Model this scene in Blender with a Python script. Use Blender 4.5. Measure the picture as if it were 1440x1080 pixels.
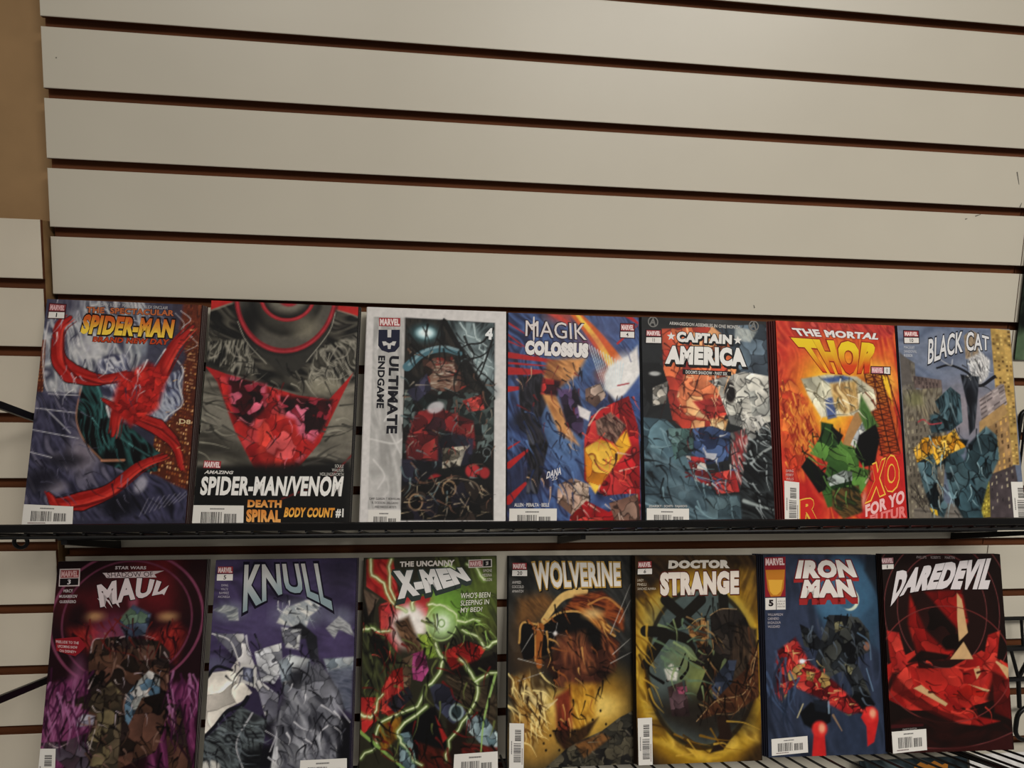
# A wall of comics on white slatwall, shelved on two black wire shelves.
import bpy, math, random
import numpy as np
from mathutils import Matrix, Vector

for _o in list(bpy.data.objects): bpy.data.objects.remove(_o)
sc = bpy.context.scene
# ------------------------------------------------------------------ camera
cd = bpy.data.cameras.new('camera'); cam = bpy.data.objects.new('camera', cd); sc.collection.objects.link(cam)
cd.sensor_fit = 'HORIZONTAL'; cd.sensor_width = 36; cd.lens = 25.5870; cd.clip_start = .01
cam.matrix_world = Matrix(((0.992145, -0.016403, -0.124015, 0.423810), (-0.120949, 0.127336, -0.984458, -0.905215), (0.031939, 0.991724, 0.124352, 0.018186), (0.000000, 0.000000, 0.000000, 1.000000)))
sc.camera = cam
# ------------------------------------------------------------------ light and exposure
sc.view_settings.view_transform = 'Standard'; sc.view_settings.look = 'None'; sc.view_settings.gamma = 1; sc.view_settings.use_curve_mapping = False
sc.view_settings.exposure = -0.08
wd = bpy.data.worlds.new('shop_room'); sc.world = wd; wd.use_nodes = True
wd.node_tree.nodes['Background'].inputs['Color'].default_value = (1, .95, .88, 1)
wd.node_tree.nodes['Background'].inputs['Strength'].default_value = .21
def area(name, loc, size, power, col, target):
    l = bpy.data.lights.new(name, 'AREA'); l.shape = 'RECTANGLE'; l.size, l.size_y = size; l.energy = power; l.color = col
    o = bpy.data.objects.new(name, l); sc.collection.objects.link(o); o.location = loc
    o.rotation_euler = (Vector(target) - Vector(loc)).to_track_quat('-Z', 'Y').to_euler(); return o
spot = area('frontal_fill_spot', (1.25, -2.4, 1.3), (1.2, .6), 5.6, (1, .975, .93), (1.1, 0, -.6)); spot.data.spread = math.radians(60)  # frontal lamp added, narrow and aimed low to brighten the lower comics
area('ceiling_and_fill_panel', (-.4, -3.2, 1.9), (1.2, .6), 24, (1, .96, .89), (.3, 0, -.1))  # unseen fill light, added to brighten from the left
area('ceiling_and_fill_panel', (2.6, -3.4, 2.2), (1.2, .6), 40, (1, .97, .92), (.8, 0, -.2))
GAIN = 1.12     # printed colours are kept as they photograph; this takes them to reflectance

# ---- flat print: a small painter that fills a colour grid in the cover's own print units (1/1000 of its width)
GW, GH = 150, 231
SS = 2
def hexc(h):
    return np.array([int(h[i:i + 2], 16) / 255 for i in (0, 2, 4)])
def vnoise(x, y, seed):
    rs = np.random.RandomState(seed)
    t = rs.rand(64, 64)
    xi = np.floor(x).astype(int); yi = np.floor(y).astype(int)
    fx = x - xi; fy = y - yi
    fx = fx * fx * (3 - 2 * fx); fy = fy * fy * (3 - 2 * fy)
    a = t[yi % 64, xi % 64]; b = t[yi % 64, (xi + 1) % 64]
    c = t[(yi + 1) % 64, xi % 64]; d = t[(yi + 1) % 64, (xi + 1) % 64]
    return (a * (1 - fx) + b * fx) * (1 - fy) + (c * (1 - fx) + d * fx) * fy
def ramp(pal, t):
    n = len(pal)
    cols = np.array([hexc(p) for p in pal])
    t = np.clip(t, 0, .9999) * (n - 1)
    i = t.astype(int); f = (t - i)[..., None]
    return cols[i] * (1 - f) + cols[np.minimum(i + 1, n - 1)] * f
def smooth(pts, n=8):
    p = np.array(pts, float).reshape(-1, 2)
    if len(p) < 3: return p
    q = np.vstack([2 * p[0] - p[1], p, 2 * p[-1] - p[-2]])
    out = []
    for i in range(1, len(q) - 2):
        for t in np.linspace(0, 1, n, endpoint=False):
            a, b, c, d = q[i - 1:i + 3]
            out.append(.5 * (2 * b + (c - a) * t + (2 * a - 5 * b + 4 * c - d) * t * t + (3 * b - a - 3 * c + d) * t ** 3))
    out.append(p[-1])
    return np.array(out)
class Print:
    def __init__(s, aspect):
        s.w = GW * SS; s.h = GH * SS; s.asp = aspect
        xs = (np.arange(s.w) + .5) / s.w * 1000
        ys = (np.arange(s.h) + .5) / s.h * 1000 * aspect
        s.X, s.Y = np.meshgrid(xs, ys)
        s.px = 1000 / s.w
        s.I = np.zeros((s.h, s.w, 3))
    def box(s, pts, m):
        x0, y0 = pts.min(0) - m; x1, y1 = pts.max(0) + m
        j0 = max(0, int(x0 / s.px)); j1 = min(s.w, int(x1 / s.px) + 2)
        sy = 1000 * s.asp / s.h
        i0 = max(0, int(y0 / sy)); i1 = min(s.h, int(y1 / sy) + 2)
        return slice(i0, max(i0, i1)), slice(j0, max(j0, j1))
    def blend(s, sl, m, col):
        if np.ndim(m) and m.size: s.I[sl] = s.I[sl] * (1 - m[..., None]) + col * m[..., None]
    def pmask(s, pts, blur):
        p = np.array(pts, float).reshape(-1, 2)
        b = max(blur, s.px)
        sl = s.box(p, b)
        X, Y = s.X[sl], s.Y[sl]
        ins = np.zeros(X.shape, bool); d2 = np.full(X.shape, 1e9)
        q = np.roll(p, -1, 0)
        for (ax, ay), (bx, by) in zip(p, q):
            if ay != by:
                c = ((ay > Y) != (by > Y)) & (X < (bx - ax) * (Y - ay) / (by - ay) + ax); ins ^= c
            dx, dy = bx - ax, by - ay; L = dx * dx + dy * dy + 1e-9
            t = np.clip(((X - ax) * dx + (Y - ay) * dy) / L, 0, 1)
            d2 = np.minimum(d2, (X - ax - t * dx) ** 2 + (Y - ay - t * dy) ** 2)
        d = np.sqrt(d2) * np.where(ins, 1, -1)
        t = np.clip(d / b * .5 + .5, 0, 1)
        return sl, t * t * (3 - 2 * t)
    def stroke(s, col, w1, w2, blur, a, pts, raw=False):
        p = np.array(pts, float).reshape(-1, 2) if raw else smooth(pts)
        b = max(blur, s.px)
        sl = s.box(p, max(w1, w2) + b)
        X, Y = s.X[sl], s.Y[sl]; best = np.full(X.shape, -1e9); n = len(p) - 1
        for i in range(n):
            (ax, ay), (bx, by) = p[i], p[i + 1]
            dx, dy = bx - ax, by - ay; L = dx * dx + dy * dy + 1e-9
            t = np.clip(((X - ax) * dx + (Y - ay) * dy) / L, 0, 1)
            r = .5 * (w1 + (w2 - w1) * (i + t) / n)
            best = np.maximum(best, r - np.hypot(X - ax - t * dx, Y - ay - t * dy))
        t = np.clip(best / b + .5, 0, 1)
        s.blend(sl, t * t * (3 - 2 * t) * a, hexc(col))
    def run(s, ops):
        for o in ops:
            getattr(s, 'op' + o[0])(*o[1:])
        # inks: blues and purples print duller than the reds
        I = s.I; lu = I.mean(2, keepdims=True)
        b = (I[..., 2:] >= I.max(2, keepdims=True) - .02) * .26 + (I[..., 1:2] <= I.min(2, keepdims=True) + .01) * (I[..., 2:] > I[..., 1:2] + .06) * .14
        s.I = I * (1 - b) + lu * .96 * b
        return s.I
    def opF(s, c): s.I[:] = hexc(c)
    def opP(s, c, blur, a, pts):
        sl, m = s.pmask(pts, blur); s.blend(sl, m * a, hexc(c))
    def opS(s, c, w1, w2, blur, a, pts): s.stroke(c, w1, w2, blur, a, pts)
    def opE(s, c, cx, cy, rx, ry, rot, blur, a):
        p = np.array([[cx - max(rx, ry), cy - max(rx, ry)], [cx + max(rx, ry), cy + max(rx, ry)]], float)
        b = max(blur, s.px); sl = s.box(p, b)
        r = math.radians(rot); X = s.X[sl] - cx; Y = s.Y[sl] - cy
        u = X * math.cos(r) + Y * math.sin(r); v = Y * math.cos(r) - X * math.sin(r)
        d = (1 - np.hypot(u / rx, v / ry)) * min(rx, ry)
        t = np.clip(d / b * .5 + .5, 0, 1); s.blend(sl, t * t * (3 - 2 * t) * a, hexc(c))
    def opR(s, c, cx, cy, rx, ry, w, blur, a):
        m = max(rx, ry) + w + blur; p = np.array([[cx - m, cy - m], [cx + m, cy + m]], float)
        b = max(blur, s.px); sl = s.box(p, b)
        d = w / 2 - abs(1 - np.hypot((s.X[sl] - cx) / rx, (s.Y[sl] - cy) / ry)) * min(rx, ry)
        t = np.clip(d / b + .5, 0, 1); s.blend(sl, t * t * (3 - 2 * t) * a, hexc(c))
    def opV(s, pal, cell, line, lc, seed, blur, pts):
        sl, m = s.pmask(pts, blur)
        X, Y = s.X[sl], s.Y[sl]
        if not X.size: return
        rs = np.random.RandomState(seed)
        jx = X + (vnoise(X / cell * 1.7, Y / cell * 1.7, seed + 5) - .5) * cell * .7
        jy = Y + (vnoise(X / cell * 1.7 + 9, Y / cell * 1.7, seed + 6) - .5) * cell * .7
        x0, x1, y0, y1 = X.min() - cell, X.max() + cell, Y.min() - cell, Y.max() + cell
        nx = int((x1 - x0) / cell) + 1; ny = int((y1 - y0) / cell) + 1
        gx, gy = np.meshgrid(np.arange(nx), np.arange(ny))
        sx = (x0 + (gx + rs.rand(ny, nx)) * cell).ravel(); sy = (y0 + (gy + rs.rand(ny, nx)) * cell).ravel()
        d1 = np.full(X.shape, 1e9); d2 = d1.copy(); idx = np.zeros(X.shape, int)
        for i in range(len(sx)):
            d = np.hypot(jx - sx[i], jy - sy[i]); n = d < d1
            d2 = np.where(n, d1, np.minimum(d2, d)); idx[n] = i; d1 = np.where(n, d, d1)
        pc = np.array([hexc(p) for p in pal])
        ci = rs.randint(0, len(pal), len(sx))
        col = pc[ci[idx]]
        ang = rs.rand(len(sx)) * 6.28
        sh = ((jx - sx[idx]) * np.cos(ang[idx]) + (jy - sy[idx]) * np.sin(ang[idx])) / cell
        col = np.clip(col * (1 + .30 * sh[..., None]), 0, 1)
        if line > 0:
            e = np.clip(1 - (d2 - d1) / (line * 1.6), 0, 1)[..., None] * .8
            col = col * (1 - e) + hexc(lc) * e
        s.blend(sl, m, col)
    def opB(s, pal, ang, ln, wd, seed, blur, a, pts):
        sl, m = s.pmask(pts, blur)
        X, Y = s.X[sl], s.Y[sl]
        if not X.size: return
        r = math.radians(ang); u = X * math.cos(r) + Y * math.sin(r); v = Y * math.cos(r) - X * math.sin(r)
        v = v + (vnoise(u / ln, v / ln, seed + 3) - .5) * ln * .6
        t = .6 * vnoise(u / ln + 7, v / wd, seed) + .4 * vnoise(u / ln * 2, v / wd * 2.3, seed + 1)
        s.blend(sl, m * a, ramp(pal, (t - .5) * 1.7 + .5))
    def opC(s, base, win, nu, nv, prob, seed, fx, fy, q):
        p = np.array(q, float).reshape(4, 2)
        sl, m = s.pmask(q, 2); X, Y = s.X[sl], s.Y[sl]
        if not X.size: return
        A = []
        for (x, y), (a, b) in zip(p, ((0, 0), (1, 0), (1, 1), (0, 1))):
            A.append([x, y, 1, 0, 0, 0, -a * x, -a * y, -a]); A.append([0, 0, 0, x, y, 1, -b * x, -b * y, -b])
        M = np.linalg.svd(np.array(A))[2][-1].reshape(3, 3)
        w = M[2, 0] * X + M[2, 1] * Y + M[2, 2]
        u = (M[0, 0] * X + M[0, 1] * Y + M[0, 2]) / w * nu; v = (M[1, 0] * X + M[1, 1] * Y + M[1, 2]) / w * nv
        rs = np.random.RandomState(seed); on = rs.rand(256, 256) < prob; ci = rs.randint(0, len(win), (256, 256))
        iu = np.floor(u).astype(int) % 256; iv = np.floor(v).astype(int) % 256
        wmask = on[iv, iu] & (abs(u - np.floor(u) - .5) < fx / 2) & (abs(v - np.floor(v) - .5) < fy / 2)
        col = np.array([hexc(c) for c in win])[ci[iv, iu]]
        base_ = hexc(base) * (.82 + .36 * vnoise(X / 40, Y / 40, seed)[..., None])
        s.blend(sl, m, np.where(wmask[..., None], col, base_))
    def opL(s, col, glow, w, seed, pts):
        p = np.array(pts, float).reshape(-1, 2); rs = np.random.RandomState(seed); o = [p[0]]
        for a, b in zip(p[:-1], p[1:]):
            d = b - a; n = np.array([-d[1], d[0]]) * .10
            o += [a + d * .35 + n * (rs.rand() - .5) * 2, a + d * .7 + n * (rs.rand() - .5) * 2, b]
        o = np.array(o).ravel()
        s.stroke(glow, w * 3.2, w * 2, w * 2.6, .75, o, True); s.stroke(col, w * 1.2, w * .7, w * .5, .95, o, True)
    def opI(s, pal, n, ln, w, ang, jit, seed, pts):
        p = np.array(pts, float).reshape(-1, 2); rs = np.random.RandomState(seed); lo = p.min(0); hi = p.max(0); q = np.roll(p, -1, 0); k = 0
        while k < n:
            x, y = lo + rs.rand(2) * (hi - lo); ins = False
            for (ax, ay), (bx, by) in zip(p, q):
                if (ay > y) != (by > y) and x < (bx - ax) * (y - ay) / (by - ay) + ax: ins = not ins
            k += 1
            if not ins: continue
            a = math.radians(ang) + (rs.rand() - .5) * 2 * jit; c = (rs.rand() - .5) * .8; L = ln * (.5 + rs.rand())
            o = [x - L / 2 * math.cos(a - c), y - L / 2 * math.sin(a - c), x, y, x + L / 2 * math.cos(a + c), y + L / 2 * math.sin(a + c)]
            s.stroke(pal[rs.randint(len(pal))], w * (.6 + .8 * rs.rand()), w * .15, w * .5, .85, o)
    def opN(s, amt, scale, seed):
        n = vnoise(s.X / scale, s.Y / scale, seed) * .6 + vnoise(s.X / scale * 2.3, s.Y / scale * 2.3, seed + 1) * .4
        s.I *= (1 + amt * 2 * (n - .5))[..., None]
    def grid(s):
        return s.I.reshape(GH, SS, GW, SS, 3).mean((1, 3))

# print of each comic, in 1/1000 of its width: a = picture, t = lettering and boxes
ART = {
1: {"a": [
['F','2b2840'],
['B',['3a3854','55546a','868790','b5b2b2','6d6f78','3c3a52','c4c0be'],75,168,42,1,14,1,[-33,-22,875,-61,947,512,776,878,53,686]],
['E','34304c',84,35,126,84,0,42,0.8],
['E','8f98a0',703,320,126,63,0,42,0.7],
['E','c6c2c0',293,319,98,84,0,49,0.7],
['C','4a1f12',['8a4a22','b87f48','6a2c16','d0a070'],16,52,0.62,2,0.55,0.5,[811,-43,1004,-3,1017,1272,746,1202]],
['B',['4a1f12','6a2a16','30140e','8a4222'],88,98,24.5,4,16.8,0.8,[789,-50,1003,-19,1012,248,852,207]],
['P','2e2c48',16.8,0.85,[645,-36,878,-30,864,175,922,375,876,530,929,665,853,787,748,879,676,520]],
['B',['2a2a48','5e6484','a8acb8','3a3c5a'],70,84,21,7,11.2,1,[747,518,914,452,911,703,789,863,703,850]],
['S','c2bcbc',8.4,8.4,2.8,0.9,[869,237,818,332,906,452,893,560,920,695,838,772,776,878]],
['S','b6b2b6',5.6,5.6,2.8,0.9,[862,50,932,110,878,175,955,234]],
['S','b6b2b6',5.6,5.6,2.8,0.8,[827,67,891,143,863,253]],
['S','b6b2b6',4.2,4.2,2.8,0.8,[925,220,988,280,919,329]],
['C','4a1f12',['8a4a22','b87f48','6a2c16'],5,22,0.6,3,0.5,0.5,[-16,284,25,282,49,789,-7,790]],
['S','c8c0c0',9.8,9.8,4.2,0.8,[27,160,16,358,42,553,75,641]],
['B',['1d1b30','2d2a48','433f62','24223a','5a536e'],60,154,38.5,5,11.2,1,[-28,629,281,636,488,1088,799,1172,1004,1287,1017,1461,-14,1463]],
['E','8b7b86',332,1032,98,126,0,70,0.75],
['E','9a8a98',177,1250,70,42,0,28,0.7],
['E','15131c',92,1208,98,70,0,42,0.8],
['E','18161e',227,1077,112,42,0,28,0.8],
['B',['12111c','2a2848','3c3860','1a1828'],55,126,31.5,8,16.8,1,[510,1190,771,1172,1003,1272,1017,1461,494,1462]],
['E','0c0c12',580,1362,112,84,0,49,0.9],
['E','a8a0b0',700,1231,36.4,56,20,16.8,0.8],
['S','8a8498',5.6,5.6,2.8,0.6,[710,1433,755,1318]],
['S','8a8498',5.6,5.6,2.8,0.6,[739,1421,788,1312]],
['S','8a8498',5.6,5.6,2.8,0.6,[768,1410,821,1306]],
['S','8a8498',5.6,5.6,2.8,0.6,[798,1398,854,1300]],
['S','8a8498',5.6,5.6,2.8,0.6,[827,1386,887,1294]],
['S','8a8498',5.6,5.6,2.8,0.6,[857,1375,920,1288]],
['S','8a8498',5.6,5.6,2.8,0.6,[887,1363,953,1282]],
['S','8a8498',5.6,5.6,2.8,0.6,[916,1351,986,1275]],
['S','8a8498',5.6,5.6,2.8,0.6,[946,1340,1019,1269]],
['S','b8b4b8',7,7,1.4,0.85,[-20,878,288,934]],
['S','b8b4b8',7,7,1.4,0.85,[6,740,280,769]],
['S','b8b4b8',7,7,1.4,0.85,[-7,1025,138,1061]],
['S','b8b4b8',7,7,1.4,0.85,[72,744,237,900]],
['S','b8b4b8',7,7,1.4,0.85,[76,644,268,651]],
['E','31304f',464,511,119,147,0,11.2,1],
['B',['34345a','c9c6ca','5a5c80','2a2a46'],60,84,21,9,11.2,1,[364,408,535,356,592,522,520,675,389,603]],
['B',['0a0a0c','07070a','10201f','1f5654','0a0a0c','050507'],70,168,42,11,4.2,1,[292,455,396,603,462,795,606,852,809,1026,797,1143,632,1159,447,1089,325,959,258,799,279,621]],
['S','3f8280',12.6,12.6,5.6,0.8,[330,499,400,648,420,796]],
['S','2f6664',11.2,11.2,5.6,0.8,[483,883,616,970,733,1041]],
['S','b47a58',9.8,9.8,5.6,0.7,[271,606,263,799,324,945,445,1074]],
['S','c08060',16.8,16.8,8.4,0.8,[446,1077,583,1073]],
['S','120608',137.2,29.4,1.4,1,[199,503,114,400,100,204,162,124]],
['S','120608',137.2,29.4,1.4,1,[199,503,383,543,575,492]],
['S','9c1e1b',123.2,22.4,7.4,0.95,[199,503,114,400,100,204,162,124]],
['S','9c1e1b',123.2,22.4,7.4,0.95,[199,503,383,543,575,492]],
['S','84140f',43.1,7.8,7.4,0.95,[175,488,90,385,76,188,138,109]],
['S','84140f',43.1,7.8,7.4,0.95,[175,488,359,528,550,477]],
['S','c4382c',32,5.8,7.4,0.95,[221,517,136,414,123,217,185,138]],
['S','c4382c',32,5.8,7.4,0.95,[221,517,405,557,597,506]],
['S','ac2620',24.6,4.5,7.4,0.95,[201,505,117,402,103,205,165,126]],
['S','ac2620',24.6,4.5,7.4,0.95,[201,505,385,544,577,494]],
['S','5c0e0e',19.7,3.6,7.4,0.95,[239,528,154,425,140,229,202,150]],
['S','5c0e0e',19.7,3.6,7.4,0.95,[239,528,423,568,615,518]],
['S','120608',148.4,26.6,1.4,1,[641,612,747,518,845,300,950,156]],
['S','120608',148.4,26.6,1.4,1,[641,612,526,734,500,913]],
['S','9c1e1b',134.4,19.6,8.1,0.95,[641,612,747,518,845,300,950,156]],
['S','9c1e1b',134.4,19.6,8.1,0.95,[641,612,526,734,500,913]],
['S','84140f',47,6.9,8.1,0.95,[615,595,720,501,817,283,922,139]],
['S','84140f',47,6.9,8.1,0.95,[615,595,499,718,473,896]],
['S','c4382c',34.9,5.1,8.1,0.95,[666,627,771,533,869,316,975,172]],
['S','c4382c',34.9,5.1,8.1,0.95,[666,627,550,749,524,928]],
['S','ac2620',26.9,3.9,8.1,0.95,[644,613,749,519,847,302,952,158]],
['S','ac2620',26.9,3.9,8.1,0.95,[644,613,528,736,502,914]],
['S','5c0e0e',21.5,3.1,8.1,0.95,[685,639,791,546,889,328,995,184]],
['S','5c0e0e',21.5,3.1,8.1,0.95,[685,639,569,762,543,940]],
['S','120608',112,29.4,1.4,1,[773,848,599,777,423,677]],
['S','120608',112,29.4,1.4,1,[773,848,895,965,950,1127]],
['S','9c1e1b',98,22.4,5.9,0.95,[773,848,599,777,423,677]],
['S','9c1e1b',98,22.4,5.9,0.95,[773,848,895,965,950,1127]],
['S','84140f',34.3,7.8,5.9,0.95,[754,836,580,765,404,665]],
['S','84140f',34.3,7.8,5.9,0.95,[754,836,876,953,930,1114]],
['S','c4382c',25.5,5.8,5.9,0.95,[791,860,617,788,441,688]],
['S','c4382c',25.5,5.8,5.9,0.95,[791,860,913,976,967,1138]],
['S','ac2620',19.6,4.5,5.9,0.95,[775,850,601,778,425,678]],
['S','ac2620',19.6,4.5,5.9,0.95,[775,850,897,966,951,1128]],
['S','5c0e0e',15.7,3.6,5.9,0.95,[805,868,631,797,455,697]],
['S','5c0e0e',15.7,3.6,5.9,0.95,[805,868,927,985,981,1147]],
['S','120608',131.6,26.6,1.4,1,[347,1341,504,1276,683,1115,845,1040]],
['S','120608',131.6,26.6,1.4,1,[347,1341,201,1356,141,1293]],
['S','9c1e1b',117.6,19.6,7.1,0.95,[347,1341,504,1276,683,1115,845,1040]],
['S','9c1e1b',117.6,19.6,7.1,0.95,[347,1341,201,1356,141,1293]],
['S','84140f',41.2,6.9,7.1,0.95,[325,1327,482,1262,660,1101,822,1025]],
['S','84140f',41.2,6.9,7.1,0.95,[325,1327,179,1342,119,1279]],
['S','c4382c',30.6,5.1,7.1,0.95,[368,1354,525,1289,704,1128,866,1053]],
['S','c4382c',30.6,5.1,7.1,0.95,[368,1354,221,1369,162,1306]],
['S','ac2620',23.5,3.9,7.1,0.95,[350,1343,507,1277,685,1116,847,1041]],
['S','ac2620',23.5,3.9,7.1,0.95,[350,1343,203,1358,143,1294]],
['S','5c0e0e',18.8,3.1,7.1,0.95,[384,1365,542,1300,721,1139,883,1064]],
['S','5c0e0e',18.8,3.1,7.1,0.95,[384,1365,238,1380,178,1316]],
['V',['8c1a18','a8211d','c02a22','7a1414','a01d1a'],47.6,2.8,'4a0a0a',4,28,[507,525,682,413,816,485,764,729,606,852,470,735]],
['I',['24223c','dcd6d4','3a3854','a8a4b0'],70,98,8.4,80,0.8,5,[-1,23,794,21,775,517,651,731,80,685]],
['I',['15131f','4c4868','6c6484','120f1a'],70,112,8.4,40,0.9,6,[-32,658,268,651,460,1089,887,1230,986,1432,23,1435]],
['I',['4c9a96','0a0a0c','1d504e'],34,98,8.4,60,0.6,7,[285,531,451,676,606,852,788,1026,741,1144,433,1089,288,858]],
['I',['30100a','d0a468','5a2412'],60,25.2,7,0,0.5,8,[847,331,1000,44,1023,1170,792,1085,842,637]],
['N',0.1,30.8,3],],
 "t": [
{'n':'credits','t':'DAN SLOTT  MARCUS TO  ALEX SINCLAIR','a':[346,12,780,19],'b':[345,34,778,41],'c':'a8a4a4','w':0},
{'n':'title_lettering','t':'THE  SPECTACULAR','a':[256,43,822,45],'b':[257,84,822,86],'c':'a85a34','o':'1a0c0a','ow':0.05,'w':0.04},
{'n':'title_lettering','t':'SPIDER-MAN','a':[247,96,833,111],'b':[231,232,823,242],'c':'b8501c','c2':'e0bc40','o':'1c0d08','ow':0.07,'w':0.06},
{'n':'subtitle','t':'BRAND NEW DAY','a':[320,248,808,250],'b':[315,284,801,289],'c':'a83a1c','o':'2a0c08','ow':0.06,'w':0.05},
{'n':'print_lettering','t':'D8','a':[913,792,988,799],'b':[913,825,987,829],'c':'c0a880'},
{'n':'logo_frame','q':[16,26,128,30,127,135,16,136],'c':'3a1218'},
{'n':'publisher_logo','q':[22,32,123,37,119,80,21,81],'c':'7e3438'},
{'n':'publisher_logo','t':'MARVEL','a':[27,37,120,42],'b':[25,76,115,76],'c':'c8a0a0','w':0.05},
{'n':'issue_box','q':[22,89,120,88,121,129,21,130],'c':'cfc9c2'},
{'n':'issue_box','t':'1','a':[68,93,75,96],'b':[67,122,74,124],'c':'20181a','w':0.02},
{'n':'barcode_box','bc':[-3,1364,300,1377,306,1497,-2,1498],'v':0,'c':'cdc8c0','sd':3},]},
2: {"a": [
['F','24221e'],
['B',['1c1a17','33302a','4e4a41','6b655a','7d776a','2a2722'],10,330,82.5,2,30,1,[-32,509,1029,475,1043,1121,-8,1137]],
['E','6e695e',91,779,165,135,0,90,0.8],
['E','7f796b',892,759,135,165,0,90,0.9],
['E','5f5a50',901,942,150,90,0,75,0.7],
['E','2a2722',78,973,135,75,0,75,0.8],
['B',['1c1b18','0f0e0d','34312b','4a463d','161412','5f5a50'],20,210,52.5,3,9,1,[-16,-8,1006,-38,1007,507,828,668,438,587,6,446]],
['P','a8201e',0,1,[-1,-8,175,-16,169,3,2,71]],
['P','a8201e',0,1,[839,-1,1008,7,1008,76,840,34]],
['S','8c8272',15,15,7.5,0.7,[177,3,105,32,-2,79]],
['S','8c8272',12,12,7.5,0.7,[840,34,949,62,1005,84]],
['P','2b2925',6,1,[175,-16,837,-30,791,261,665,424,552,521,398,417,255,266]],
['E','0e0d0c',500,-80,356.4,445.5,0,21,1],
['E','4b4740',500,-80,340.2,425.2,0,21,1],
['E','5a554b',500,-80,270,330,0,21,1],
['E','0c0b0a',500,-80,254.9,311.5,0,21,1],
['E','3b3831',500,-80,240,285,0,75,1],
['E','77705f',651,171,90,75,0,60,0.7],
['E','0c0b0a',260,139,75,135,0,60,0.9],
['R','7a1a20',501,-64,333,402,30,7.5,1],
['R','a83038',501,-56,330,399,10.5,4.5,0.8],
['E','120f0e',509,-48,172.5,162,0,12,1],
['R','8c1a20',509,-48,177,168,24,7.5,1],
['R','b04048',510,-45,174,165,7.5,4.5,0.7],
['E','6b665a',510,-32,135,105,0,37.5,1],
['E','8c2028',519,-6,54,30,0,9,1],
['B',['0f0e0d','1a1916','5f5b52','8a8577','26241f','3c3932'],100,90,22.5,5,12,1,[-6,292,255,266,344,497,215,516,19,430]],
['B',['0f0e0d','1a1916','5f5b52','8a8577','26241f','3c3932'],60,105,26.2,6,12,1,[720,328,1001,189,998,476,886,636,672,549]],
['E','87816f',793,576,120,60,0,36,0.9],
['S','8f897c',9,9,6,0.7,[110,287,175,378,250,407,286,499]],
['S','8f897c',9,9,6,0.7,[185,316,238,438]],
['S','8f897c',9,9,6,0.7,[868,290,814,403,805,513]],
['S','8f897c',9,9,6,0.7,[958,255,932,352,858,386]],
['S','aaa494',6,6,3,0.8,[187,143,256,282,399,433]],
['S','aaa494',6,6,3,0.8,[841,51,803,197,664,408]],
['P','9c1c1c',3,1,[0,462,142,511,364,573,619,643,828,668,983,476,889,697,784,959,621,1172,508,1203,375,1146,228,896,88,567]],
['V',['a8201e','bc2a2a','8c1818','c03a3c','7a1214','b04850'],90,4.5,'200608',7,15,[70,521,350,574,799,700,888,682,754,960,620,1157,478,1188,359,1116,211,851]],
['V',['140608','1c0a0c','8a2030','c85068','30080c'],66,3,'100406',8,18,[142,519,408,572,405,741,312,864,205,776]],
['V',['140608','1c0a0c','8a2030','c85068','d8607a','30080c'],69,3,'100406',9,18,[486,647,857,667,821,822,740,960,604,888]],
['V',['a8241f','b83028','9a1c1a','c43a30','c04a4a'],105,3,'5a0c0c',12,21,[368,833,480,769,614,812,669,1007,592,1172,477,1174,382,1042]],
['P','0c0b0a',39,0.96,[-8,1137,996,1076,994,1505,-18,1511]],
['S','6a1818',12,12,9,0.8,[1009,1031,827,1213,559,1334]],
['I',['0c0b0a','9a9484','6a655a','1a1917'],90,105,9,20,1.2,5,[-4,135,211,268,398,417,667,455,865,227,997,109,984,492,796,638,290,560,5,431]],
['I',['120406','160608','d0707c','5a0c10'],110,75,9,80,1,6,[142,519,438,587,799,684,888,682,754,960,620,1157,419,1160,228,896]],
['I',['3a3732','8f8a7a','2a2823'],40,165,13.5,15,0.5,7,[-27,570,122,627,327,1073,16,1078]],
['I',['3a3732','8f8a7a','2a2823'],40,165,13.5,-15,0.5,8,[814,974,1003,585,1012,1091,704,1096]],
['N',0.1,27,4],],
 "t": [
{'n':'publisher_logo','q':[42,1092,152,1096,150,1143,40,1142],'c':'8e2c30'},
{'n':'publisher_logo','t':'MARVEL','a':[47,1098,148,1102],'b':[44,1137,146,1139],'c':'d8c4c0','w':0.05},
{'n':'subtitle','t':'AMAZING','a':[58,1156,237,1159],'b':[49,1180,230,1180],'c':'c4bfb8','w':0.04},
{'n':'title_lettering','t':'SPIDER-MAN/VENOM','a':[37,1197,957,1182],'b':[33,1319,946,1318],'c':'d8d4ce','o':'0c0a0a','ow':0.04,'w':0.045},
{'n':'subtitle','t':'DEATH','a':[341,1345,560,1346],'b':[341,1394,560,1395],'c':'b8702c','c2':'d89a54','w':0.06},
{'n':'subtitle','t':'SPIRAL','a':[337,1406,558,1410],'b':[340,1489,561,1490],'c':'c87c34','c2':'d89a54','w':0.06},
{'n':'subtitle','t':'BODY COUNT','a':[586,1392,909,1392],'b':[578,1456,903,1456],'c':'c8822c','c2':'e0a648','w':0.05},
{'n':'subtitle','t':'#1','a':[915,1395,967,1397],'b':[915,1456,967,1459],'c':'d0ccc4','w':0.04},
{'n':'credits','t':'SOULE','a':[894,1105,953,1107],'b':[895,1126,951,1128],'c':'b8b4ac','w':0},
{'n':'credits','t':'WALKER','a':[875,1132,955,1134],'b':[876,1153,953,1155],'c':'b8b4ac','w':0},
{'n':'credits','t':'HOLLINGSWORTH','a':[798,1160,956,1161],'b':[799,1181,954,1182],'c':'b8b4ac','w':0},
{'n':'barcode_box','bc':[-4,1383,318,1383,325,1523,-3,1525],'v':0,'c':'cdc8c0','sd':3},]},
3: {"a": [
['F','c4bfbb'],
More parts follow.
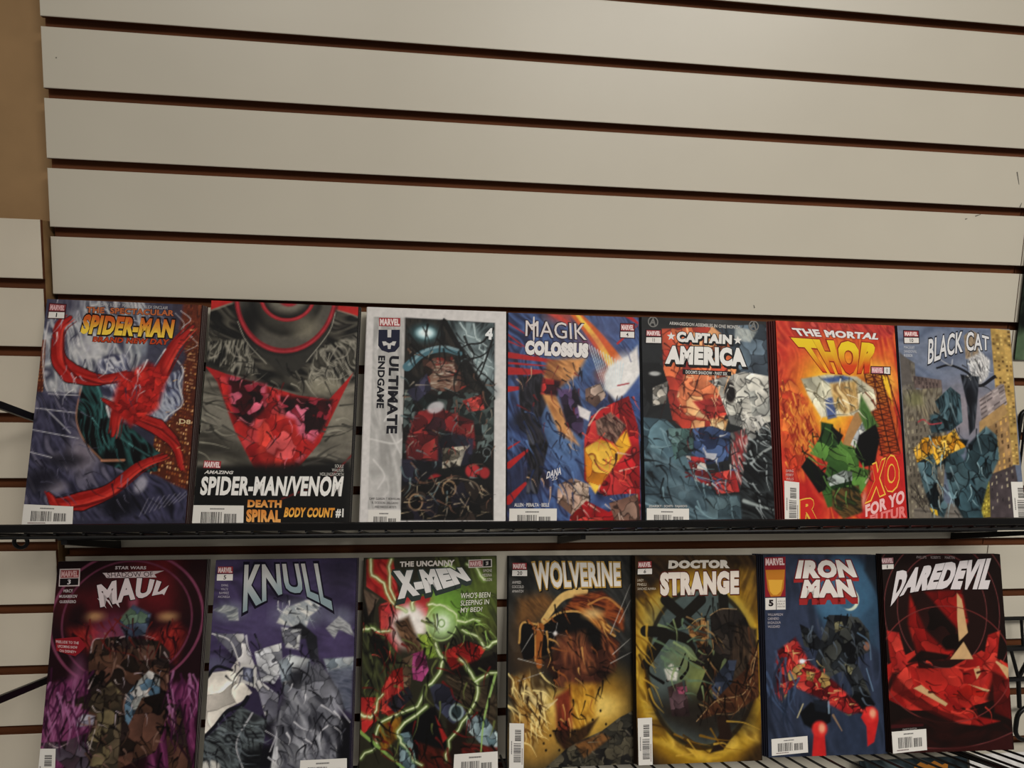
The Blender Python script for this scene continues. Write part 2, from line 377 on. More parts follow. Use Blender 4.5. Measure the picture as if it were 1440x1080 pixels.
['B',['908d89','a19e9a','b5b1ad','989591'],80,180,45,2,1.5,1,[50,73,269,71,278,1401,53,1401]],
['S','c6c2be',12,12,7.5,0.8,[125,587,220,664,147,806]],
['S','c6c2be',12,12,7.5,0.8,[60,931,213,960,273,928]],
['S','c6c2be',12,12,7.5,0.8,[80,1069,158,1175,116,1266]],
['S','c6c2be',12,12,7.5,0.8,[163,837,260,1021]],
['S','c6c2be',12,12,7.5,0.8,[95,107,85,301]],
['P','10100f',0,1,[272,71,915,89,912,1476,275,1475]],
['B',['1a2022','2c3638','4a5a5c','24282a','6f8486'],95,135,33.8,3,1.5,1,[272,75,913,89,911,698,572,384]],
['E','7c9092',729,201,90,75,0,45,0.9],
['E','8ca0a0',827,426,75,90,0,45,0.9],
['E','93a6a6',763,379,60,60,0,45,0.8],
['E','5a6e70',828,588,90,60,0,45,0.8],
['B',['12110f','1c1a17','2c2722','0c0b0a'],85,120,30,4,9,1,[272,75,567,83,698,316,892,618,765,669,276,456]],
['L','b8c8c8','6f8484',7.5,2,[663,96,712,185,809,215,802,280,891,376]],
['L','b8c8c8','6f8484',7.5,3,[760,101,785,215,858,262]],
['L','b8c8c8','6f8484',7.5,4,[696,185,762,347,843,393,907,424]],
['L','b8c8c8','6f8484',7.5,5,[842,296,827,426,891,506]],
['S','0e0e0e',16.5,6,1.5,1,[905,129,825,231,729,250,666,284]],
['S','0e0e0e',15,6,1.5,1,[898,212,827,426,764,573]],
['S','0e0e0e',13.5,6,1.5,1,[699,365,826,329,906,245]],
['S','0e0e0e',12,6,1.5,1,[915,537,827,459,780,524]],
['S','0e0e0e',10.5,6,1.5,1,[729,250,762,314,755,380]],
['S','0c0c0b',39,27,4.5,1,[551,91,682,316,764,476,908,634]],
['E','2f5a62',413,181,99,66,0,36,0.9],
['E','a9d4da',418,178,66,42,0,18,1],
['E','dcebea',418,178,42,24,0,12,1],
['S','3c6a78',63,33,6,1,[294,424,398,328,539,291,666,320]],
['S','7fa0a8',18,18,4.5,0.8,[306,408,413,308,539,272,650,293]],
['V',['2c1c16','5a3a30','8a6a58','3a251e','74261f','1a120e'],69,3,'0c0806',4,6,[399,373,603,335,732,542,623,608,434,580]],
['B',['c9bfae','8f7f6c','5c3a30','b5a898'],0,45,11.2,5,9,0.9,[470,419,620,383,637,463,480,499]],
['B',['b0a392','7a6050','4a2a22'],0,45,11.2,6,9,0.9,[457,524,637,480,653,543,466,580]],
['V',['16201f','24302e','3c4a46','0e1211','566662','1a1614'],60,3,'060606',7,0,[279,584,908,602,910,1014,275,1021]],
['V',['5c1a1c','741f20','4a1416','30161c','862a28'],96,3,'140606',8,9,[297,959,360,740,515,705,767,796,784,984,553,1080,307,1067]],
['V',['1e1c30','2a2844','14131f','383458'],90,3,'08080c',9,6,[295,599,432,468,466,580,359,677]],
['V',['1c1b2c','262440','12111a','1a1818'],105,3,'060608',10,12,[517,847,768,922,754,1109,522,1111]],
['V',['1c1b2e','26243e','101016'],105,3,'060608',11,12,[273,1067,553,1080,463,1234,281,1250]],
['E','b8b2b4',499,706,60,39,-20,9,0.9],
['V',['8a2a26','a83a34','5a1a18'],33,1.5,'000000',12,0,[686,655,828,604,845,715,735,733]],
['V',['8a8478','5a5448','a09888','2c2822'],42,1.5,'000000',13,0,[551,987,722,969,677,1109,553,1126]],
['E','8a1f22',509,1218,54,54,0,12,1],
['E','a02a2c',764,1140,51,48,0,9,1],
['E','8c2426',848,1154,36,39,0,9,1],
['R','707a7a',863,1014,27,30,6,3,0.8],
['V',['0f0c0b','1c1613','0a0908','2a211c','181420'],90,3,'040404',14,0,[275,1250,569,1172,911,1262,912,1476,278,1475]],
['E','080606',375,1355,42,48,0,9,1],
['R','a08060',375,1355,45,52.5,10.5,6,0.8],
['E','080606',602,1263,42,48,0,9,1],
['R','a08060',602,1263,45,52.5,10.5,6,0.8],
['S','8c7864',9,9,6,0.7,[481,1340,570,1202,771,1217,834,1324]],
['S','8c7864',7.5,7.5,6,0.7,[681,1445,741,1324]],
['I',['080707','0c0a09','080707','5c7476','6a4a3a','8a8072'],170,90,10.5,60,1.3,5,[272,312,907,375,912,1460,287,1460]],
['I',['050505','141212'],50,180,15,70,0.7,6,[282,101,696,185,892,602,607,576,322,423]],
['I',['7a6a54','a8977a','2c2420'],50,60,7.5,20,1.2,7,[281,1235,569,1172,911,1262,909,1460,281,1460]],
['I',['3a0c0e','9c3430','2a0a0c'],40,75,7.5,80,0.6,8,[316,803,735,733,784,984,368,1051]],
['N',0.05,24,5],],
 "t": [
{'n':'publisher_logo','q':[84,75,235,73,236,135,86,136],'c':'8e2c30'},
{'n':'publisher_logo','t':'MARVEL','a':[91,82,229,80],'b':[92,130,230,129],'c':'d8c4c0','w':0.05},
{'n':'shield_emblem','q':[84,163,234,158,234,278,204,317,157,325,110,310,84,276],'c':'16182c'},
{'n':'shield_emblem','q':[146,160,174,160,173,218,148,219],'c':'b9b5b1'},
{'n':'shield_emblem','q':[111,246,211,243,199,275,174,270,172,299,153,299,149,270,122,278],'c':'b9b5b1'},
{'n':'shield_emblem','q':[142,216,179,215,183,250,162,260,140,251],'c':'16182c'},
{'n':'title_lettering','t':'ULTIMATE','a':[233,349,235,892],'b':[164,347,159,893],'c':'14131a','w':0.045},
{'n':'title_lettering','t':'ENDGAME','a':[136,348,138,719],'b':[87,349,86,717],'c':'14131a','w':0.04},
{'n':'issue_number','t':'4','a':[853,124,905,126],'b':[844,207,899,212],'c':'d4d4d2','w':0.06},
{'n':'credits','t':'CAMP  GLEASON  T. BONVILLAIN','a':[58,1326,265,1328],'b':[59,1341,266,1343],'c':'2a2828','w':0},
{'n':'credits','t':'R. DODSON  DELGADO','a':[77,1353,254,1356],'b':[78,1368,254,1371],'c':'2a2828','w':0},
{'n':'credits','t':'AND VARIOUS ARTISTS','a':[96,1380,243,1383],'b':[96,1395,243,1398],'c':'2a2828','w':0},
{'n':'barcode_box','bc':[55,1410,274,1413,274,1550,54,1549],'v':0,'c':'cdc8c0','sd':3},]},
4: {"a": [
['F','26305a'],
['B',['1c2448','2a3c70','3c5a98','20264a','3a4a80','241a34'],60,238,59.5,2,0,1,[-12,-20,1006,-8,997,1500,0,1500]],
['E','4a72a8',437,811,119,272,0,119,0.9],
['E','456a9e',321,748,102,204,0,102,0.7],
['E','14121c',141,784,102,85,0,40.8,0.9],
['E','1c1a30',78,1233,119,153,0,85,0.7],
['E','3a66a4',556,380,102,102,0,85,0.7],
['E','4a5a90',762,87,153,102,0,102,0.7],
['S','a8201f',15.3,6.1,6.8,0.95,[5,80,138,159]],
['S','a8201f',11.9,4.8,6.8,0.95,[6,213,105,252]],
['S','a8201f',10.2,4.1,6.8,0.95,[2,164,321,386]],
['S','a8201f',44.2,17.7,6.8,0.95,[4,313,422,359]],
['S','a8201f',57.8,23.1,6.8,0.95,[4,428,371,435]],
['S','a8201f',44.2,17.7,6.8,0.95,[2,559,123,548]],
['S','a8201f',17,6.8,6.8,0.95,[4,371,321,386]],
['S','a8201f',47.6,19,6.8,0.95,[13,1099,150,993]],
['S','a8201f',57.8,23.1,6.8,0.95,[12,1343,135,1225]],
['S','a8201f',17,6.8,6.8,0.95,[12,979,93,930]],
['S','a8201f',8.5,3.4,6.8,0.95,[158,945,256,879]],
['S','a8201f',13.6,5.4,6.8,0.95,[892,655,996,569]],
['S','a8201f',44.2,17.7,6.8,0.95,[867,-37,987,45]],
['S','a8201f',17,6.8,6.8,0.95,[830,203,987,62]],
['E','a04030',406,15,102,51,0,51,0.9],
['S','c03a2c',34,34,23.8,0.8,[305,-15,456,64]],
['S','c85a22',68,136,20.4,0.95,[507,-6,659,158,828,372]],
['S','e0b848',27.2,51,13.6,0.95,[524,2,676,191,777,357]],
['E','b03a4a',625,210,102,68,0,68,0.5],
['E','c85a30',759,441,85,68,0,51,0.7],
['P','d2ccc8',17,1,[759,374,897,303,984,215,998,418,893,571,807,623,724,542,725,442]],
['E','dcd8d4',895,421,102,136,0,51,1],
['S','c4d8dc',8.5,3.4,3.4,0.75,[608,219,723,559]],
['S','c4d8dc',8.5,3.4,3.4,0.75,[630,230,734,555]],
['S','c4d8dc',8.5,3.4,3.4,0.75,[652,241,744,552]],
['S','c4d8dc',8.5,3.4,3.4,0.75,[674,252,754,548]],
['S','c4d8dc',8.5,3.4,3.4,0.75,[696,263,764,544]],
['S','c4d8dc',8.5,3.4,3.4,0.75,[718,274,774,541]],
['S','c4d8dc',8.5,3.4,3.4,0.75,[740,286,785,537]],
['S','c4d8dc',8.5,3.4,3.4,0.75,[762,297,795,534]],
['S','c4d8dc',8.5,3.4,3.4,0.75,[784,308,805,530]],
['S','c4d8dc',8.5,3.4,3.4,0.75,[806,319,815,527]],
['S','c4d8dc',8.5,3.4,3.4,0.75,[828,330,826,523]],
['S','c4d8dc',8.5,3.4,3.4,0.75,[850,341,836,519]],
['S','c4d8dc',8.5,3.4,3.4,0.75,[872,352,846,516]],
['S','9a3a40',10.2,10.2,1.7,1,[826,515,911,496]],
['S','5a5a8a',10.2,10.2,3.4,0.7,[898,235,931,336]],
['P','2a4890',13.6,0.9,[859,605,998,435,993,736,908,704]],
['B',['b07a48','c88c54','8c5a34','7a4a2c'],35,153,38.2,4,23.8,1,[296,337,590,315,522,447,321,585,124,752,91,606,255,487]],
['B',['0c0b10','15131a','2c2a34','0a0a0c','4a4a54'],70,153,38.2,5,8.5,1,[82,475,255,438,321,585,239,782,305,943,224,1295,143,1296,158,945,91,671]],
['B',['a86c3c','c08850','8a5430'],55,170,42.5,9,17,1,[255,586,355,584,487,876,536,956,387,877]],
['V',['8c1c1c','1a1218','a82a28','301018'],57.8,3.4,'000000',7,13.6,[263,471,396,492,371,600,247,586]],
['V',['2a1838','3c2450','1a1020','50306a'],68,3.4,'0c0810',8,13.6,[371,550,522,547,571,743,553,907,437,811]],
['P','cfc8c6',6.8,1,[521,662,621,710,604,776,537,744]],
['V',['8c1418','a81c20','741014','b02c2c'],136,5.1,'200608',9,0,[570,907,621,743,756,657,910,588,975,802,988,1032,984,1291,849,1292,716,1309,568,1198]],
['V',['c8861c','d89c28','b06a18','d8a83c'],153,3.4,'5a1a08',10,10.2,[569,972,686,905,787,936,889,836,922,951,819,1066,717,1196,650,1293,584,1197]],
['V',['6a5248','8a7264','503c34','a08a7c'],68,5.1,'140c0a',11,0,[580,545,690,501,740,592,655,676,580,628]],
['B',['5a4038','8a6a5c','3a2822','785a4e'],60,68,17,12,8.5,1,[654,775,773,707,890,803,804,936,670,873]],
['V',['8a6a5a','a88a78','5c4438','b8a08c'],95.2,5.1,'1a100c',13,0,[370,1231,485,1182,601,1229,600,1357,484,1452,370,1358]],
['V',['8c1418','b4201f','70100f','c03a34'],119,5.1,'200608',14,0,[460,1452,583,1341,748,1420,984,1275,988,1500,459,1500]],
['V',['6a4c40','84685a','4a342c','a08672'],85,5.1,'140c0a',15,0,[749,1357,967,1291,989,1492,797,1492]],
['S','d8b8a0',13.6,3.4,6.8,0.8,[604,808,688,692,756,674]],
['S','d8b8a0',13.6,3.4,6.8,0.8,[835,1131,970,1097]],
['S','d8b8a0',13.6,3.4,6.8,0.8,[600,1365,682,1420]],
['S','d8b8a0',13.6,3.4,6.8,0.8,[820,1001,921,1016]],
['I',['0c0a12','1a1222','0c0a12','c8a07c','6a1a1c'],70,102,10.2,70,0.8,5,[90,475,556,346,553,907,321,1326,143,1296]],
['I',['1a0608','3a0a0c','d8503c','2a0608'],70,102,10.2,60,0.9,6,[569,939,756,657,978,603,984,1291,749,1309]],
['I',['1a100c','c8b0a0','3a2820'],50,68,8.5,60,0.9,7,[370,1199,617,1229,984,1291,980,1492,468,1492]],
['I',['1a2650','4c74b4','141c3c'],50,136,13.6,60,0.6,8,[26,754,321,683,552,1037,517,1357,31,1359]],
['N',0.09,30.6,6],],
 "t": [
{'n':'title_lettering','t':'MAGIK','a':[131,52,585,62],'b':[128,169,594,184],'c':'c8beba','o':'2a1a24','ow':0.04,'w':0},
{'n':'sword_emblem','q':[187,23,197,23,198,76,218,79,218,93,198,93,198,184,191,217,185,184,184,94,164,94,164,81,184,77],'c':'c8beba'},
{'n':'title_lettering','t':'COLOSSUS','a':[128,199,608,207],'b':[125,306,604,318],'c':'d2ccc8','o':'2a1820','ow':0.05,'w':0.09},
{'n':'print_lettering','t':'DANA','a':[295,1142,400,1106],'b':[285,1193,397,1160],'c':'c4c0c4'},
{'n':'print_lettering','t':"'25",'a':[321,1183,370,1170],'b':[318,1206,367,1196],'c':'b4b0b4','w':0.02},
{'n':'credits','t':'ALLEN · PERALTA · BESLE','a':[53,1362,308,1361],'b':[54,1387,308,1387],'c':'c8c4c0','w':0.02},
{'n':'logo_frame','q':[852,46,970,45,968,161,847,160],'c':'2c1420'},
{'n':'publisher_logo','q':[859,53,963,52,962,104,858,104],'c':'8e2c30'},
{'n':'publisher_logo','t':'MARVEL','a':[863,59,959,59],'b':[863,99,958,99],'c':'d8c4c0','w':0.05},
{'n':'issue_box','q':[855,112,962,110,961,155,854,153],'c':'cfc9c2'},
{'n':'issue_box','t':'4','a':[899,117,917,119],'b':[899,145,917,149],'c':'20181a','w':0.02},
{'n':'barcode_box','bc':[18,1400,364,1399,363,1547,16,1546],'v':0,'c':'cdc8c0','sd':3},]},
5: {"a": [
['F','1c1e20'],
['B',['1a1a1a','2c2a28','3a3a38'],0,288,72,1,7.2,1,[4,-8,1016,-12,1012,76,2,95]],
['V',['b84a30','c8643c','a03426','d08450','8c2a22','d89a68'],126,5.4,'3a0e0a',2,0,[158,90,564,57,811,118,685,585,626,755,378,892,227,763,167,446]],
['V',['c87048','d8a06c','b84a30','e0b888'],108,3.6,'4a140c',3,14.4,[342,391,638,433,681,686,504,757,331,727,266,595]],
['V',['9a2c28','b0382c','782020'],72,3.6,'2a0808',4,10.8,[387,626,650,586,662,720,504,757]],
['V',['c8a878','d0b890','b88a58'],64.8,3.6,'3a2010',5,7.2,[521,757,661,754,621,871,517,873]],
['V',['0f1012','1a1c1e','26282a','0c0c0e'],162,3.6,'050505',6,0,[-3,350,152,346,208,529,161,681,-12,767]],
['E','a8a8a4',98,428,43.2,16.2,0,7.2,1],
['V',['8a8680','b0a89c','5a5650'],54,3.6,'101010',7,0,[79,533,200,479,179,647,76,666]],
['V',['36424e','48586a','28323c','566a7a'],108,5.4,'0c1014',8,0,[564,57,996,23,995,423,814,480,765,378,667,140]],
['B',['9aa29e','c4c4b8','6a726e'],60,72,18,3,10.8,0.8,[743,51,921,79,863,168,738,155]],
['V',['8c8a84','aaa69c','c0bcb0','6a6a66','d0ccc0'],108,5.4,'141414',9,0,[514,471,800,394,995,423,996,764,799,818,677,787,582,520]],
['E','120c0c',683,551,43.2,79.2,0,10.8,1],
['V',['a4a49c','c8c4b8','84847e'],90,5.4,'141414',10,0,[828,547,1000,509,999,713,855,750]],
['V',['2c4450','3c5a68','20323c','4a6c78','182428'],162,5.4,'0a1012',11,0,[-3,751,176,764,410,974,553,1315,725,1314,753,1476,7,1486]],
['B',['1a262c','2c404c','46606c','5c7884','22323a'],30,252,63,12,18,0.8,[10,964,320,1123,553,1315,725,1314,753,1476,7,1486]],
['V',['3a5c58','2a4444','527470','1c2c2c'],72,3.6,'0a1010',13,0,[191,829,397,826,375,991,236,1058]],
['V',['23355c','2e4474','182444','3a5488'],90,5.4,'080c18',14,0,[380,826,537,806,675,854,649,1053,492,1088,391,1024]],
['P','a8a8b0',0,1,[454,957,486,1003,564,1008,545,1054,477,1039]],
['V',['b4a8a0','8a2426','a83030','c8beb4','5a1a1c'],64.8,3.6,'160808',15,0,[322,1025,459,1039,490,1153,521,1251,385,1203]],
['V',['a02c2a','8a2222','b84038'],90,5.4,'1c0808',16,0,[507,1153,699,1118,727,1282,553,1299]],
['V',['a8a49c','4a4c4c','8a8a84','c4c0b8','26282a'],90,3.6,'0c0c0c',17,0,[767,752,927,715,990,882,847,918,778,885]],
['B',['6a6c6a','3a3c3c','8c2a2c','b4aca4','18181a'],75,108,27,18,7.2,1,[675,854,799,818,824,1051,737,1249,674,1086]],
['B',['0e1012','1a1e20','2c3234','0a0b0c','5a6468'],40,198,49.5,19,7.2,1,[812,918,1012,814,996,1476,735,1484,725,1314]],
['S','a0a8a4',18,18,10.8,0.8,[822,1084,914,1000,1005,949]],
['S','94a09c',28.8,10.8,14.4,0.9,[759,1347,861,1379,982,1411]],
['V',['3a5058','2a3c44','4c666e'],90,3.6,'0a1012',21,18,[484,1316,725,1314,736,1460,478,1477]],
['I',['2a0c08','e8b888','5a1c10','2a0c08'],80,108,10.8,60,1.1,5,[158,107,651,106,685,585,606,822,361,876,126,698]],
['I',['0a0f12','0a0f12','6c909a','1c2a30'],110,144,12.6,40,0.8,6,[5,767,410,958,725,1314,753,1476,7,1478]],
['I',['141414','d8d4c8','3a3a38'],80,90,10.8,60,1,7,[514,454,994,440,1008,882,746,819,580,587]],
['I',['060708','9aa4a4','060708'],60,126,12.6,50,0.7,8,[778,885,1012,814,997,1460,754,1460]],
['I',['080c18','c8c4c0','5a1416','3a5490'],60,72,10.8,40,1.1,9,[327,860,675,837,767,1151,520,1283,352,1187]],
['N',0.09,32.4,7],],
 "t": [
{'n':'credits','t':'ARMAGEDDON ASSEMBLES IN ONE MONTH','a':[219,29,783,39],'b':[219,53,781,67],'c':'a8a49e'},
{'n':'title_lettering','t':'CAPTAIN','a':[277,102,718,114],'b':[271,182,712,187],'c':'d2cec8','o':'141010','ow':0.05,'w':0.07,'s':'141010','sd':(9,12.6)},
{'n':'title_lettering','t':'AMERICA','a':[193,212,818,211],'b':[176,352,823,356],'c':'d6d2cc','o':'141010','ow':0.04,'w':0.07,'s':'141010','sd':(10.8,14.4)},
{'n':'title_star','q':[231,108,239,130,264,130,244,146,250,169,230,156,209,170,216,147,197,132,222,130],'c':'d2cec8'},
{'n':'title_star','q':[763,119,771,142,796,142,776,158,781,182,761,169,739,183,747,159,728,145,753,143],'c':'d2cec8'},
{'n':'subtitle_box','q':[314,388,700,394,699,428,313,425],'c':'100c0c'},
{'n':'subtitle','t':"DOOM'S SHADOW · PART SIX",'a':[338,394,668,400],'b':[337,421,667,426],'c':'b8b4ae'},
{'n':'team_emblem','ring':[90,37,41.4,9],'c':'6c6a66'},
{'n':'team_emblem','t':'A','a':[72,7,113,5],'b':[58,62,112,67],'c':'6c6a66'},
{'n':'team_emblem','ring':[896,38,41.4,9],'c':'6c6a66'},
{'n':'team_emblem','t':'A','a':[878,7,921,5],'b':[862,64,918,68],'c':'6c6a66'},
{'n':'credits','t':'ZDARSKY · SCHITI · FAJARDO','a':[26,1383,318,1381],'b':[25,1403,318,1402],'c':'b8b4ae','w':0.02},
{'n':'logo_frame','q':[30,94,158,93,155,203,24,204],'c':'160f12'},
{'n':'publisher_logo','q':[37,101,151,100,150,145,34,145],'c':'8e2c30'},
{'n':'publisher_logo','t':'MARVEL','a':[41,106,146,106],'b':[39,141,145,140],'c':'d8c4c0','w':0.05},
{'n':'issue_box','q':[34,156,150,153,149,196,31,197],'c':'cfc9c2'},
{'n':'issue_box','t':'11','a':[83,160,100,162],'b':[82,188,98,191],'c':'20181a','w':0.02},
{'n':'barcode_box','bc':[10,1405,331,1407,327,1557,7,1557],'v':0,'c':'cdc8c0','sd':3},]},
6: {"a": [
['F','b83420'],
['B',['b02c20','c8442c','98221c','d4602c','a82a22'],80,288,72,2,0,1,[11,-10,1017,-5,1001,1482,-5,1486]],
['B',['8c2028','a02a2c','b43c34','70181c','c05048'],50,108,27,3,28.8,0.8,[267,-11,1017,-5,971,104,299,93]],
['E','d88420',538,418,360,252,0,162,0.9],
['E','e8bc2c',397,629,198,270,0,144,0.85],
['E','ecd04c',833,462,126,144,0,90,0.8],
['E','f0d868',365,561,90,108,0,72,0.8],
['E','d87a24',138,737,162,198,0,126,0.7],
['V',['a02c1c','c04a26','b03820','d06a30'],82.8,3.6,'6a1810',4,18,[17,450,116,447,217,599,250,1005,136,1140,48,1107,15,874]],
['B',['c86a2a','a83a20','d88a34','8c2818'],70,108,27,5,25.2,0.8,[55,603,236,581,329,869,249,1021,89,1007]],
['P','8a3a14',36,0.7,[668,414,897,355,982,994,797,996]],
['P','e4b82c',10.8,0.9,[838,391,912,407,943,633]],
['S','3c140a',7.2,7.2,1.8,0.9,[725,395,864,426]],
['S','3c140a',7.2,7.2,1.8,0.9,[866,391,723,430]],
['S','3c140a',7.2,7.2,1.8,0.9,[731,436,871,467]],
['S','3c140a',7.2,7.2,1.8,0.9,[874,432,729,471]],
['S','3c140a',7.2,7.2,1.8,0.9,[737,478,879,509]],
['S','3c140a',7.2,7.2,1.8,0.9,[881,474,735,513]],
['S','3c140a',7.2,7.2,1.8,0.9,[743,520,886,551]],
['S','3c140a',7.2,7.2,1.8,0.9,[889,516,741,555]],
['S','3c140a',7.2,7.2,1.8,0.9,[749,561,894,592]],
['S','3c140a',7.2,7.2,1.8,0.9,[896,558,746,596]],
['S','3c140a',7.2,7.2,1.8,0.9,[755,603,902,634]],
['S','3c140a',7.2,7.2,1.8,0.9,[904,599,752,637]],
['S','3c140a',7.2,7.2,1.8,0.9,[760,644,909,675]],
['S','3c140a',7.2,7.2,1.8,0.9,[912,641,758,679]],
['S','3c140a',7.2,7.2,1.8,0.9,[766,685,917,717]],
['S','3c140a',7.2,7.2,1.8,0.9,[919,682,764,720]],
['S','3c140a',7.2,7.2,1.8,0.9,[772,727,924,758]],
['S','3c140a',7.2,7.2,1.8,0.9,[927,723,770,761]],
['S','3c140a',7.2,7.2,1.8,0.9,[778,768,932,799]],
['S','3c140a',7.2,7.2,1.8,0.9,[934,765,775,802]],
['S','3c140a',7.2,7.2,1.8,0.9,[783,809,939,840]],
['S','3c140a',7.2,7.2,1.8,0.9,[942,806,781,843]],
['S','3c140a',7.2,7.2,1.8,0.9,[789,850,947,881]],
['S','3c140a',7.2,7.2,1.8,0.9,[949,847,787,884]],
['S','3c140a',7.2,7.2,1.8,0.9,[795,891,954,922]],
['S','3c140a',7.2,7.2,1.8,0.9,[957,888,793,925]],
['S','3c140a',7.2,7.2,1.8,0.9,[801,932,962,963]],
['S','3c140a',7.2,7.2,1.8,0.9,[964,929,798,966]],
['S','3c140a',7.2,7.2,1.8,0.9,[806,973,969,1004]],
['S','3c140a',7.2,7.2,1.8,0.9,[971,970,804,1007]],
['S','3c140a',7.2,7.2,1.8,0.9,[812,1013,976,1045]],
['S','3c140a',7.2,7.2,1.8,0.9,[979,1011,810,1047]],
['S','34100a',10.8,10.8,1.8,0.95,[717,386,823,1013]],
['S','34100a',10.8,10.8,1.8,0.95,[783,376,893,995]],
['S','34100a',10.8,10.8,1.8,0.95,[850,356,973,994]],
['S','34100a',10.8,10.8,1.8,0.95,[897,355,1006,787]],
['V',['b8b49c','d0cab0','94907c','c8c0a4','8a8a80'],126,3.6,'3a3424',6,10.8,[189,445,410,404,650,414,801,515,801,654,705,707,337,733,237,564]],
['B',['23386e','2e4a8c','1a2a54'],20,90,22.5,7,14.4,0.9,[353,440,539,409,611,433,425,473]],
['P','2b448a',10.8,0.9,[377,595,446,576,465,730,391,749]],
['B',['a8864c','c8a468','7c5c34','d8bc84'],70,108,27,8,18,1,[425,473,648,449,653,657,539,711,451,645]],
['V',['aaaeb0','c4c4bc','8a8e90'],72,3.6,'2a2a28',9,7.2,[614,692,704,725,713,862,615,965,562,932]],
['S','9c7448',82.8,50.4,10.8,1,[648,726,566,864,503,1001]],
['V',['2c4a20','3c5e28','20381a','4a7030','162a12'],144,3.6,'0a1208',10,7.2,[335,767,425,782,507,933,633,965,625,1100,751,1132,590,1351,353,1402,307,1271,372,1070,232,1005,329,869]],
['B',['2c4a22','4a6c34','1e3418'],80,108,27,11,14.4,1,[678,553,811,791,697,828,651,692]],
['P','0b0b0b',5.4,1,[155,1106,213,1030,367,1170,343,1270,288,1295]],
['P','0b0a0a',7.2,1,[640,863,784,775,814,877,754,1082,661,1100,594,999]],
['P','0c0c0a',7.2,1,[424,799,511,865,471,934,420,867]],
['V',['7c847e','a0a8a2','586058'],79.2,3.6,'1c201c',12,0,[357,1187,496,1127,568,1135,564,1202,380,1245]],
['B',['3a2a16','5a4424','1e1a10','283418'],30,90,22.5,13,10.8,1,[397,1270,616,1235,639,1434,474,1484,389,1402]],
['S','b8b49a',14.4,14.4,7.2,0.8,[672,1217,732,1133]],
['E','d0c8b0',662,1367,25.2,72,0,14.4,0.7],
['P','a41c1c',36,0.9,[-45,1208,204,1205,302,1370,260,1485,-5,1486]],
['P','ac2020',25.2,0.9,[714,1133,1022,959,1001,1482,618,1484]],
['I',['7a1c10','5c140c','e8a040','7a1c10'],70,90,10.8,80,0.7,5,[16,467,217,599,250,1005,136,1140,31,1108]],
['I',['0a1206','0a1206','5c8840','141a0c'],80,126,12.6,70,0.9,6,[178,1006,408,765,633,965,751,1132,589,1368,336,1402]],
['I',['3a3424','e4dcc0','6a644c'],50,108,10.8,50,1,7,[206,462,613,416,806,584,704,725,337,733]],
['I',['2a0c06','5a1c0c'],40,108,9,60,0.9,8,[724,412,914,372,985,959,836,962]],
['N',0.08,32.4,8],],
 "t": [
{'n':'print_lettering','t':'R','a':[134,1354,287,1320],'b':[127,1493,259,1493],'c':'b82420','o':'d0a03c','ow':0.05,'w':0.05},
{'n':'print_lettering','t':'XO','a':[736,1082,945,994],'b':[662,1367,963,1248],'c':'c02a20','o':'d8a840','ow':0.035,'w':0.04},
{'n':'print_lettering','t':'FOR YO','a':[657,1384,992,1265],'b':[655,1475,984,1366],'c':'d8a8a4','w':0.05},
{'n':'print_lettering','t':'FUTUR','a':[692,1459,998,1382],'b':[689,1508,991,1474],'c':'d0706c','w':0.05},
{'n':'title_lettering','t':'THE MORTAL','a':[125,51,875,68],'b':[173,112,849,119],'c':'d4ccc8','o':'5a1414','ow':0.04,'w':0.05},
{'n':'title_lettering','t':'THOR','a':[114,125,555,137,896,146],'b':[338,382,540,397,756,383],'c':'d8b822','c2':'c03c18','o':'8a2412','ow':0.03,'w':0.07},
{'n':'credits','t':'EWING','a':[30,1128,90,1127],'b':[29,1147,89,1147],'c':'c8a8a0','w':0},
{'n':'credits','t':'FERRY','a':[28,1157,89,1157],'b':[27,1177,88,1177],'c':'c8a8a0','w':0},
{'n':'credits','t':'WILLS','a':[27,1187,87,1187],'b':[26,1207,86,1206],'c':'c8a8a0','w':0},
{'n':'logo_frame','q':[773,327,944,327,939,394,769,390],'c':'2c1214'},
{'n':'publisher_logo','q':[780,333,879,334,876,383,777,383],'c':'a8606a'},
{'n':'publisher_logo','t':'MARVEL','a':[784,339,875,340],'b':[781,378,872,378],'c':'d8b8b8','w':0.05},
{'n':'issue_box','q':[887,334,936,334,932,385,883,383],'c':'cfc9c2'},
{'n':'issue_box','t':'10','a':[905,341,917,343],'b':[903,375,914,377],'c':'20181a','w':0.02},
{'n':'barcode_box','bc':[12,1210,131,1222,116,1534,0,1534],'v':1,'c':'cdc8c0','sd':3},]},
7: {"a": [
['F','56627a'],
['B',['4e5a74','5e6a84','687288','566078'],0,380,95,2,0,1,[1,-5,1001,2,950,563,-19,578]],
['E','8a7c80',567,675,285,228,0,171,0.8],
['C','5c564e',['6c665a','463f38','787060'],7,20,0.7,2,0.5,0.5,[14,226,134,294,122,1501,-8,1500]],
['P','544e4a',7.6,0.9,[6,209,82,269,103,454,7,473]],
['C','5a4c48',['3a302e','6a5a54'],8,3,0.9,3,0.4,0.8,[108,392,355,422,358,511,120,488]],
['P','6c6454',9.5,1,[14,508,350,484,375,782,275,1469,12,1484]],
['B',['5c5448','7a7262','4a4238','8a8068','625a44'],85,152,38,4,7.6,1,[14,508,350,484,375,782,275,1469,12,1484]],
['C','625a4e',['463e36','8c846e','3a342e'],9,17,0.75,5,0.45,0.55,[25,751,373,695,284,1477,22,1475]],
['E','6a6a44',114,576,76,57,0,38,0.7],
['P','8c7a62',7.6,1,[582,68,650,21,698,47,699,263,583,248]],
['B',['9c8a70','6c5c4c','b09c80'],85,76,19,5,7.6,0.8,[582,68,650,21,698,47,699,263,583,248]],
